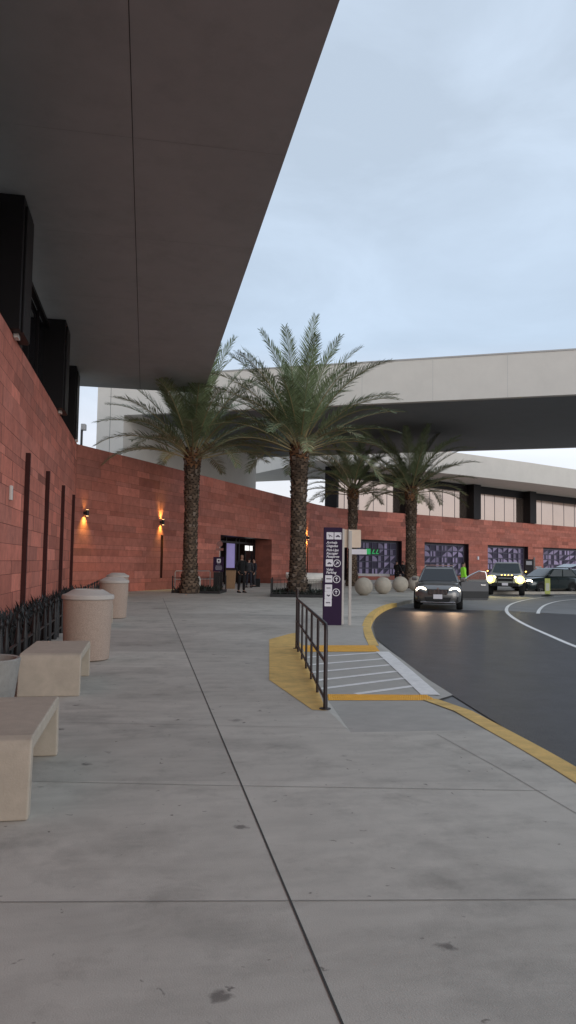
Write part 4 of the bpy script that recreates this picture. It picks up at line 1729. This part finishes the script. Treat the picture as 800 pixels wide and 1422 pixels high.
    for s_ in (-1, 1):
        m = MB()
        x_ = s_ * .142
        m.loft([[((x_ + dx * .05) * k, (y_) * k, z_ * k) for dx, z_ in ((-1, .002), (1, .002), (1, hh_), (.4, hh_ + .02), (-.4, hh_ + .02), (-1, hh_))] for y_, hh_ in ((.07, .07), (-.02, .08), (-.12, .05), (-.19, .03))])
        m.build('shoe', M['black_cloth'], t, smooth=50)
    # face and hair
    m = MB()
    hv = []
    for i in range(7):
        for j in range(12):
            th_ = math.pi * .52 * i / 6
            ph_ = 2 * math.pi * j / 12
            hv.append(((.092 * math.sin(th_) * math.cos(ph_)) * k, (.010 + .105 * math.sin(th_) * math.sin(ph_)) * k, (1.665 + .095 * math.cos(th_)) * k))
    m.v = hv
    for i in range(6):
        for j in range(12):
            if i >= 3 and 7 <= j <= 10: continue
            m.f.append([i * 12 + j, (i + 1) * 12 + j, (i + 1) * 12 + (j + 1) % 12, i * 12 + (j + 1) % 12]); m.c.append(None)
    m.build('hair', M['hair'], t, smooth=60)
    m = MB()
    for s_ in (-1, 1):
        m.box(((s_ * .032 - .012) * k, -.113 * k, 1.655 * k), ((s_ * .032 + .012) * k, -.104 * k, 1.668 * k))
    m.box((-.022 * k, -.112 * k, 1.592 * k), (.022 * k, -.098 * k, 1.600 * k))
    m.build('face', M['hair'], t)
    return t


cam_ang = lambda p: math.atan2(p.y, p.x) + math.pi / 2   # turn -y toward the camera... adjusted per figure
def face_cam(p):
    # rotation that points local -y at the camera
    return math.atan2(-p.y, -p.x) + math.pi / 2


p = at(335, 823)
person((p.x, p.y, 0), face_cam(p) + R(25), 1.84, 'man all in black standing alone in front of the entrance', M['black_cloth'], M['black_cloth'], 'pocket')
p = at(345.5, 816)
person((p.x, p.y, 0), face_cam(p) + R(170), 1.7, 'person in a grey jacket with their back turned inside the entrance', M['grey_cloth'], M['navy_cloth'], 'pocket')
p = at(352.5, 815)
person((p.x, p.y, 0), face_cam(p) - R(60), 1.66, 'person in dark clothes beside the black bag at the entrance', M['navy_cloth'], M['grey_cloth'], 'stand')
p = at(358, 815)
bag = thing('duffel_bag', 'black upright bag on the floor at the right side of the entrance', 'bag', (p.x, p.y, 0), math.atan2(_r0.y, _r0.x))
m = MB()
m.box((-.14, -.1, .05), (.14, .1, .5))
m.build('body', M['black_cloth'], bag, bevel=.04)
m = MB()
m.tube([(-.09, 0, .49), (-.09, 0, .72), (.09, 0, .72), (.09, 0, .49)], .012, 6)
m.build('handle', M['black_metal'], bag)
m = MB()
m.tube([(-.13, 0, .04), (.13, 0, .04)], .038, 10)
m.build('wheel', M['tyre'], bag)
v = ray(551, 800); p = CAM + v * 54.6; p.z = 0
person((p.x, p.y, 0), face_cam(p) + R(150), 1.72, 'person in black at the right end of the long white table', M['black_cloth'], M['black_cloth'], 'reach')
v = ray(560, 800); p = CAM + v * 55; p.z = 0
person((p.x, p.y, 0), face_cam(p) + R(60), 1.72, 'person in black half hidden by the trunk behind the bollards', M['black_cloth'], M['navy_cloth'], 'pocket')
v = ray(643.5, 800); p = CAM + v * 40; p.z = RZ - .01
person((p.x, p.y, RZ - .01), face_cam(p) + R(110), 1.8, 'worker in a bright yellow green vest behind the open car door', M['hivis'], M['navy_cloth'], 'stand', vest=M['hivis'])

# ------------------------------------------------------------------ vehicles
def sect(y, w, zb, zt, wt=None):
    wt = wt or w * .86
    pts = [(w * .78, zb), (w * .97, zb + .10), (w, zb + .42 * (zt - zb)), (w * .985, zb + .78 * (zt - zb)), (wt, zt - .02), (wt * .6, zt)]
    return [(x, y, z) for x, z in pts] + [(-x, y, z) for x, z in pts[::-1]]


def wheel(t, x, y, r, w, sgn):
    m = MB()
    prof = [(r * .62, -w / 2), (r * .93, -w / 2), (r, -w * .32), (r, w * .32), (r * .93, w / 2), (r * .62, w / 2)]
    n = 26
    rings = []
    for rr_, o_ in prof:
        rings.append([(o_, rr_ * math.cos(a), rr_ * math.sin(a)) for a in [2 * math.pi * q_ / n for q_ in range(n)]])
    m.loft(rings, cap=False)
    wh = m.build('wheel', M['tyre'], t, smooth=40, loc=(x, y, r))
    m = MB()
    o_ = sgn * w * .36
    for q_ in range(5):
        a = 2 * math.pi * q_ / 5
        u_, v_ = Vector((0, math.cos(a), math.sin(a))), Vector((0, -math.sin(a), math.cos(a)))
        c0 = Vector((o_, 0, 0))
        m.face([c0 + v_ * .05 + u_ * .03, c0 + v_ * .045 + u_ * r * .6, c0 - v_ * .045 + u_ * r * .6, c0 - v_ * .05 + u_ * .03])
    m.lathe([(.001, 0), (.06, 0)], 10)
    mm_ = MB()
    ringo = [[(o_ * .98, rr_ * math.cos(a), rr_ * math.sin(a)) for a in [2 * math.pi * q_ / n for q_ in range(n)]] for rr_ in (r * .64, r * .56)]
    m.v = m.v[:20]; m.f = m.f[:5]; m.c = m.c[:5]
    m.loft(ringo, cap=False)
    m.build('rim', M['rim'], wh, fix=False)
    m = MB()
    m.loft([[(-o_ * .2, r * .6 * math.cos(a), r * .6 * math.sin(a)) for a in [2 * math.pi * q_ / n for q_ in range(n)]],
            [(0, r * .6 * math.cos(a), r * .6 * math.sin(a)) for a in [2 * math.pi * q_ / n for q_ in range(n)]]])
    m.build('brake', M['plastic'], wh)


def arch(t, w, y, r):
    n = 20
    for s_ in (-1, 1):
        m = MB()
        m.face([(s_ * (w + .004), y + r * 1.13 * math.cos(a), max(.2, r + r * 1.13 * math.sin(a))) for a in [math.pi * q_ / n for q_ in range(n + 1)]])
        m.build('wheel_arch', M['plastic'], t, fix=False)


def cabin(t, paint, yb0, yb1, yr0, yr1, zb, zr, wb, wr, glass=M['glass_car'], skip_left_front=False):
    """glass house: belt ring to roof ring; forward is +y"""
    m = MB()
    belt = [(-wb, yb1, zb), (wb, yb1, zb), (wb, yb0, zb), (-wb, yb0, zb)]
    roof = [(-wr, yr1, zr), (wr, yr1, zr), (wr, yr0, zr), (-wr, yr0, zr)]
    rid = [(-wr * .8, yr1 + .12, zr + .05), (wr * .8, yr1 + .12, zr + .05), (wr * .8, yr0 - .14, zr + .05), (-wr * .8, yr0 - .14, zr + .05)]
    m.loft([belt, roof, rid])
    m.build('cab', paint, t, smooth=30, bevel=.03)
    B4 = [Vector(p_) for p_ in belt]
    R4 = [Vector(p_) for p_ in roof]

    def pane(name, a, b, c, d, i0=.06, i1=.94, j0=.10, j1=.90, off=.014):
        # a,b bottom; c,d top (d above a)
        def q_(u_, v_):
            return (a * (1 - u_) + b * u_) * (1 - v_) + (d * (1 - u_) + c * u_) * v_
        nn = (b - a).cross(d - a).normalized() * off
        ctr = (a + b + c + d) / 4
        if nn.dot(ctr - Vector((0, (yb0 + yb1) / 2, (zb + zr) / 2))) < 0: nn = -nn
        mm_ = MB()
        mm_.face([q_(i0, j0) + nn, q_(i1, j0) + nn, q_(i1, j1) + nn, q_(i0, j1) + nn])
        return mm_.build(name, glass, t, fix=False)
    pane('windshield', B4[3], B4[2], R4[2], R4[3], .05, .95, .04, .93)
    pane('rear_window', B4[0], B4[1], R4[1], R4[0])
    for s_, (f0, r0_, f1, r1) in ((-1, (B4[3], B4[0], R4[3], R4[0])), (1, (B4[2], B4[1], R4[2], R4[1]))):
        pane('side_window', f0, r0_, r1, f1, .10, .48)
        pane('side_window', f0, r0_, r1, f1, .52, .93)


def mirrors(t, paint, x, y, z):
    for s_ in (-1, 1):
        m = MB()
        m.box((s_ * x - .10 + s_ * .1, y - .06, z), (s_ * x + .10 + s_ * .1, y + .06, z + .13))
        m.build('mirror', paint, t, bevel=.035)


def lens(t, name, material, cx, cy, cz, w, h, dx=0.0, dep=.05):
    """headlamp set in the front face; forward is +y, outer end swept back"""
    m = MB()
    s_ = 1 if cx > 0 else -1
    n = 14
    f_ = [(cx + w / 2 * math.cos(a), cy - (abs(cx) + s_ * w / 2 * math.cos(a) - abs(cx)) * dx + dep, cz + h / 2 * math.sin(a)) for a in [2 * math.pi * q_ / n for q_ in range(n)]]
    b_ = [(x, y - .12, z) for x, y, z in f_]
    m.loft([b_, f_])
    return m.build(name, material, t, smooth=40)


def grille(t, name, cx, y, cz, w, h, slats=0, material=None, taper=.85):
    m = MB()
    m.loft([[(cx - w / 2 * taper, y - .1, cz - h / 2), (cx + w / 2 * taper, y - .1, cz - h / 2), (cx + w / 2, y - .1, cz + h / 2), (cx - w / 2, y - .1, cz + h / 2)],
            [(cx - w / 2 * taper, y, cz - h / 2), (cx + w / 2 * taper, y, cz - h / 2), (cx + w / 2, y, cz + h / 2), (cx - w / 2, y, cz + h / 2)]])
    g_ = m.build(name, material or M['plastic'], t, bevel=.012)
    if slats:
        m = MB()
        for q_ in range(slats):
            x = cx - w / 2 * .85 + w * .85 * (q_ + .5) / slats
            m.box((x - .007, y + .003, cz - h / 2 * .85), (x + .007, y + .018, cz + h / 2 * .85))
        m.build('grille_bars', M['chrome'], g_)
    return g_


def car(name, label, loc, rz, paint, L_=4.45, Wd=1.82, H_=1.56, roofrails=False, door=False, hatch=False, lit=14, glass='glass_car'):
    t = thing(name, label, 'car', loc, rz, 'vehicles waiting at the far kerb')
    w = Wd / 2
    hb = .66 * H_
    y1 = L_ / 2
    secs = [sect(y1, w * .62, .32, hb * .66), sect(y1 - .08, w * .84, .25, hb * .74), sect(y1 - .28, w * .96, .22, hb * .86), sect(y1 - .85, w, .21, hb * .94),
            sect(y1 - 1.4, w, .21, hb * .985), sect(0, w, .21, hb), sect(-y1 + .6, w, .22, hb * 1.01), sect(-y1 + .15, w * .95, .25, hb * .98), sect(-y1, w * .82, .35, hb * .9)]
    m = MB()
    m.loft(secs)
    m.build('body', paint, t, smooth=50)
    cabin(t, paint, y1 - 1.32, -y1 + .12, y1 - 2.15, -y1 + .55, hb - .03, H_ - .05, w * .90, w * .68, glass=M[glass])
    r = .345
    for yy_ in (y1 - .85, -y1 + .82):
        arch(t, w, yy_, r)
        for s_ in (-1, 1):
            wheel(t, s_ * (w - .09), yy_, r, .23, s_)
    mirrors(t, paint, w * .93, y1 - 1.45, hb)
    # front
    for s_ in (-1, 1):
        lens(t, 'headlight', M['headlight'], s_ * w * .70, y1 - .17, hb * .70, .37, .22, dx=.4)
        lens(t, 'fog_light', M['chrome'], s_ * w * .70, y1 - .12, hb * .36, .26, .035, dx=.5)
        grille(t, 'intake', s_ * w * .68, y1 - .06, hb * .40, .30, .16)
    grille(t, 'grille', 0, y1 + .035, hb * .64, .78, .19, 14)
    grille(t, 'intake', 0, y1 + .03, hb * .37, .95, .17)
    m = MB()
    m.box((-.62, y1 - .08, .265), (.62, y1 + .035, .30))
    m.build('skid_strip', M['chrome'], t, bevel=.01)
    m = MB()
    m.box((-.16, y1 + .036, hb * .40), (.16, y1 + .05, hb * .40 + .16))
    m.build('licence_plate', M['sign_white'], t, bevel=.004)
    n = 16
    m = MB()
    m.loft([[(.045 * math.cos(a), y1 - .03, hb * .745 + .045 * math.sin(a)) for a in [2 * math.pi * q_ / n for q_ in range(n)]],
            [(.045 * math.cos(a), y1 + .03, hb * .745 + .045 * math.sin(a)) for a in [2 * math.pi * q_ / n for q_ in range(n)]]])
    m.build('badge', M['chrome'], t)
    for s_ in (-1, 1):
        grille(t, 'tail_light', s_ * w * .7, -y1 + .14, hb * .8, .3, .14, material=mat('tail_red', (.3, .01, .01), .3))
    if roofrails:
        for s_ in (-1, 1):
            m = MB()
            x = s_ * w * .62
            m.tube([(x, y1 - 2.15, H_ - .03), (x, y1 - 2.25, H_ + .05), (x, -y1 + .75, H_ + .05), (x, -y1 + .65, H_ - .02)], .018, 8)
            m.build('roof_rail', M['chrome'], t, smooth=50)
        for yy_ in (y1 - 2.45, -y1 + 1.1):
            m = MB()
            m.box((-w * .66, yy_ - .03, H_ + .045), (w * .66, yy_ + .03, H_ + .075))
            m.build('roof_bar', M['chrome'], t)
    # panel gaps and handles along the sides
    m = MB()
    for s_ in (-1, 1):
        for yy_ in (y1 - 1.45, -.15, -y1 + 1.15):
            m.box((s_ * w * .985 - .012, yy_ - .006, .36), (s_ * w * .985 + .016, yy_ + .006, hb * .93))
    m.build('door_gap', M['plastic'], t)
    if door:
        # car's own left front door swung open; x negative is its left
        hx, hy = -w * .97, y1 - 1.42
        m = MB()
        m.box((-w - .006, hy - 1.12, .38), (-w * .9, hy - .01, hb * .97))
        m.build('doorway_shade', M['plastic'], t)  # dark panel added for the shaded cabin behind the open door
        d_ = bpy.data.objects.new('door', None)
        COL.objects.link(d_)
        m = MB()
        m.loft([[(0, 0, .33), (.07, 0, .33), (.07, -1.08, .33), (0, -1.08, .33)], [(-.02, 0, .62), (.08, 0, .62), (.08, -1.1, .62), (-.02, -1.1, .62)],
                [(0, 0, hb), (.07, 0, hb), (.07, -1.1, hb), (0, -1.1, hb)]])
        COL.objects.unlink(d_)
        bpy.data.objects.remove(d_)
        d_ = m.build('door', M['paint_door'], t, bevel=.02, loc=(hx, hy, 0))
        d_.rotation_euler.z = R(-68)
        m = MB()
        pts = [(.035, -.04, hb), (.05, -.40, hb + .24), (.09, -.75, H_ - .14), (.09, -1.02, H_ - .17), (.05, -1.07, hb)]
        m.tube(pts, .026, 6)
        m.build('window_frame', M['chrome'], d_)
        m = MB()
        m.face([(.035, -.10, hb), (.05, -.42, hb + .22), (.09, -.75, H_ - .17), (.09, -.99, H_ - .2), (.05, -1.04, hb)])
        m.build('door_window', M['clear'], d_, fix=False)
        m = MB()
        m.box((-.035, -.98, hb * .86), (-.01, -.78, hb * .86 + .03))
        m.build('handle', M['chrome'], d_)
        m = MB()
        m.box((-.024, -1.09, .40), (-.018, -.02, .66))
        m.build('door_trim', M['plastic'], d_)
    if hatch:
        m = MB()
        m.loft([[(-w * .66, -y1 + .55, H_), (w * .66, -y1 + .55, H_), (w * .66, -y1 + .60, H_ + .05), (-w * .66, -y1 + .60, H_ + .05)],
                [(-w * .78, -y1 - .35, H_ + .22), (w * .78, -y1 - .35, H_ + .22), (w * .78, -y1 - .33, H_ + .27), (-w * .78, -y1 - .33, H_ + .27)],
                [(-w * .74, -y1 - .60, H_ + .16), (w * .74, -y1 - .60, H_ + .16), (w * .74, -y1 - .56, H_ + .2), (-w * .74, -y1 - .56, H_ + .2)]])
        m.build('hatch', paint, t, bevel=.015)
    if lit:
        for s_ in (-1, 1):
            spot('light', t, (s_ * w * .68, y1 + .12, hb * .68), (s_ * .02, 1, -.16), lit, (1.0, .62, .36), 80, .8, .08)
    return t


def road_pt(px, py):
    return at(px, py, RZ)


p = road_pt(609.5, 846)
v2 = Vector((p.x, p.y)).normalized()
ang = math.atan2(-p.y, -p.x) - math.pi / 2      # +y of the car toward the camera
p = p + Vector((v2.x, v2.y, 0)) * 1.5
car('parked_car', 'dark grey crossover with its headlights on and driver door wide open', (p.x, p.y, RZ), ang - R(1), M['paint_grey'], Wd=1.72, H_=1.56, roofrails=True, door=True, lit=38)
p = road_pt(757, 824.5)
v2 = Vector((p.x, p.y)).normalized()
ang = math.atan2(-p.y, -p.x) - math.pi / 2
p = p + Vector((v2.x, v2.y, 0)) * 1.2
car('parked_car', 'dark hatchback with its tailgate raised, right of the white pickup', (p.x, p.y, RZ), ang - R(42), M['paint_teal'], L_=4.4, Wd=1.85, H_=1.55, hatch=True, lit=20, glass='glass_sky_tint')
p = road_pt(806, 824)
p = p + Vector((v2.x, v2.y, 0)) * 2.4
car('parked_car', 'dark car cut off by the right edge of the picture', (p.x, p.y, RZ), ang - R(30), M['paint_black'], L_=4.5, Wd=1.83, H_=1.5, lit=20)

# pickup truck
p = road_pt(705, 827)
v2 = Vector((p.x, p.y)).normalized()
ang = math.atan2(-p.y, -p.x) - math.pi / 2
p = p + Vector((v2.x, v2.y, 0)) * 2.4
tr = thing('pickup_truck', 'white pickup truck facing us with blazing yellow fog lamps and grille marker lights', 'pickup truck', (p.x, p.y, RZ), ang + R(-3), 'vehicles waiting at the far kerb')
w = .95
secs = [sect(2.55, w * .70, .62, 1.02), sect(2.48, w * .90, .55, 1.08), sect(2.3, w * .98, .50, 1.16), sect(1.6, w, .48, 1.21), sect(1.05, w, .48, 1.24), sect(-.6, w, .48, 1.24), sect(-2.5, w, .50, 1.24), sect(-2.7, w * .95, .55, 1.2)]
m = MB(); m.loft(secs); m.build('body', M['paint_white'], tr, smooth=50)
cabin(tr, M['paint_white'], 1.15, -.85, .45, -.62, 1.21, 1.80, w * .92, w * .72, glass=mat('windshield_sky', (.10, .125, .14), .12, spec=.8))
m = MB(); m.box((-w * .8, -2.55, 1.22), (w * .8, -.95, 1.26)); m.build('bed_cover', M['plastic'], tr, bevel=.02)
for yy_ in (1.65, -1.6):
    arch(tr, w, yy_, .42)
    for s_ in (-1, 1):
        wheel(tr, s_ * (w - .10), yy_, .42, .30, s_)
mirrors(tr, M['plastic'], w * 1.0, 1.0, 1.24)
grille(tr, 'grille', 0, 2.585, .94, 1.02, .30, 0)
m = MB()
m.face([(x, 2.592, z) for x, z in ((-.36, .90), (.36, .90), (.36, .98), (-.36, .98))])
m.build('grille_bar', M['paint_white'], tr, fix=False)
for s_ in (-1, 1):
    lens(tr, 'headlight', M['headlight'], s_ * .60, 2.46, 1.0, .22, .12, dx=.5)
    o = lens(tr, 'fog_light', M['fog_halo'], s_ * .78, 2.44, .88, .50, .46, dx=.3, dep=.10)  # lens widened into a glowing yellow disc that imitates the lamp's glare
    m = MB()
    m.loft([[(s_ * .78 + .12 * math.cos(a), 2.3, .90 + .12 * math.sin(a)) for a in [2 * math.pi * q_ / 14 for q_ in range(14)]],
            [(s_ * .78 + .12 * math.cos(a), 2.57, .90 + .12 * math.sin(a)) for a in [2 * math.pi * q_ / 14 for q_ in range(14)]]])
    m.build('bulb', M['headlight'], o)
    spot('light', tr, (s_ * .76, 2.66, .86), (0, 1, -.12), 90, (1.0, .82, .35), 90, .8, .1)
    m = MB(); m.box((s_ * 1.05 - .03, .95, 1.30), (s_ * 1.05 + .03, 1.075, 1.35)); m.build('marker_light', M['amber'], tr)
for x in (-.36, -.18, 0, .18):
    m = MB(); m.box((x - .03, 2.53, 1.115), (x + .03, 2.60, 1.145)); m.build('marker_light', M['amber'], tr)
m = MB()
m.box((-.72, 2.50, .50), (.72, 2.66, .70))
m.build('bumper', M['plastic'], tr, bevel=.03)
m = MB()
m.tube([(-.42, 2.68, .52), (-.36, 2.72, .92), (.36, 2.72, .92), (.42, 2.68, .52)], .03, 8)
m.build('bull_bar', M['plastic'], tr, smooth=50)
m = MB(); m.box((-.16, 2.70, .56), (.16, 2.712, .70)); m.build('licence_plate', M['sign_white'], tr)

# crossing paddle on its rubber base
p = road_pt(760.5, 828)
cp = thing('crossing_sign', 'upright yellow green crossing paddle on a black base in the road', 'sign', (p.x, p.y, RZ), math.atan2(_r0.y, _r0.x))
m = MB(); m.lathe([(.34, .006), (.33, .03), (.14, .07), (.06, .11)], 20); m.build('base', M['tyre'], cp, smooth=40)
m = MB(); m.box((-.15, -.012, .12), (.15, .012, .98)); m.build('paddle', M['paddle'], cp, bevel=.01)
m = MB(); m.face([(-.10, -.015, .30), (.10, -.015, .30), (.10, -.015, .72), (-.10, -.015, .72)]); m.build('panel', mat('paddle_panel', (.5, .5, .42), .6), cp, fix=False)

# small road signs by the wall behind the cars
v = ray(742, 795); p = CAM + v * 60; p.z = 0
rs = thing('road_sign', 'thin post with a dark sign and a pale arrow behind the pickup truck', 'sign', (p.x, p.y, 0), math.atan2(_r0.y, _r0.x))
m = MB(); m.tube([(0, 0, 0), (0, 0, 2.2)], .07, 8); m.build('post', M['steel'], rs)
m = MB(); m.box((-.75, -.06, .85), (-.09, -.02, 2.05)); m.build('sign_plate', M['frame_dark'], rs)
m = MB(); m.face([(-.66, -.064, 1.6), (-.2, -.064, 1.6), (-.2, -.064, 1.9), (-.66, -.064, 1.9)]); m.build('panel', M['sign_white'], rs, fix=False)
m = MB(); m.box((.09, -.06, 1.35), (.55, -.02, 1.5)); m.build('arrow', M['sign_white'], rs)

# ------------------------------------------------------------------ render settings
SC.render.engine = 'CYCLES'
SC.view_settings.view_transform = 'Standard'
SC.view_settings.look = 'None'
SC.view_settings.exposure = 0
SC.cycles.use_denoising = True
SC.cycles.max_bounces = 8
SC.cycles.diffuse_bounces = 5
SC.cycles.sample_clamp_indirect = 6
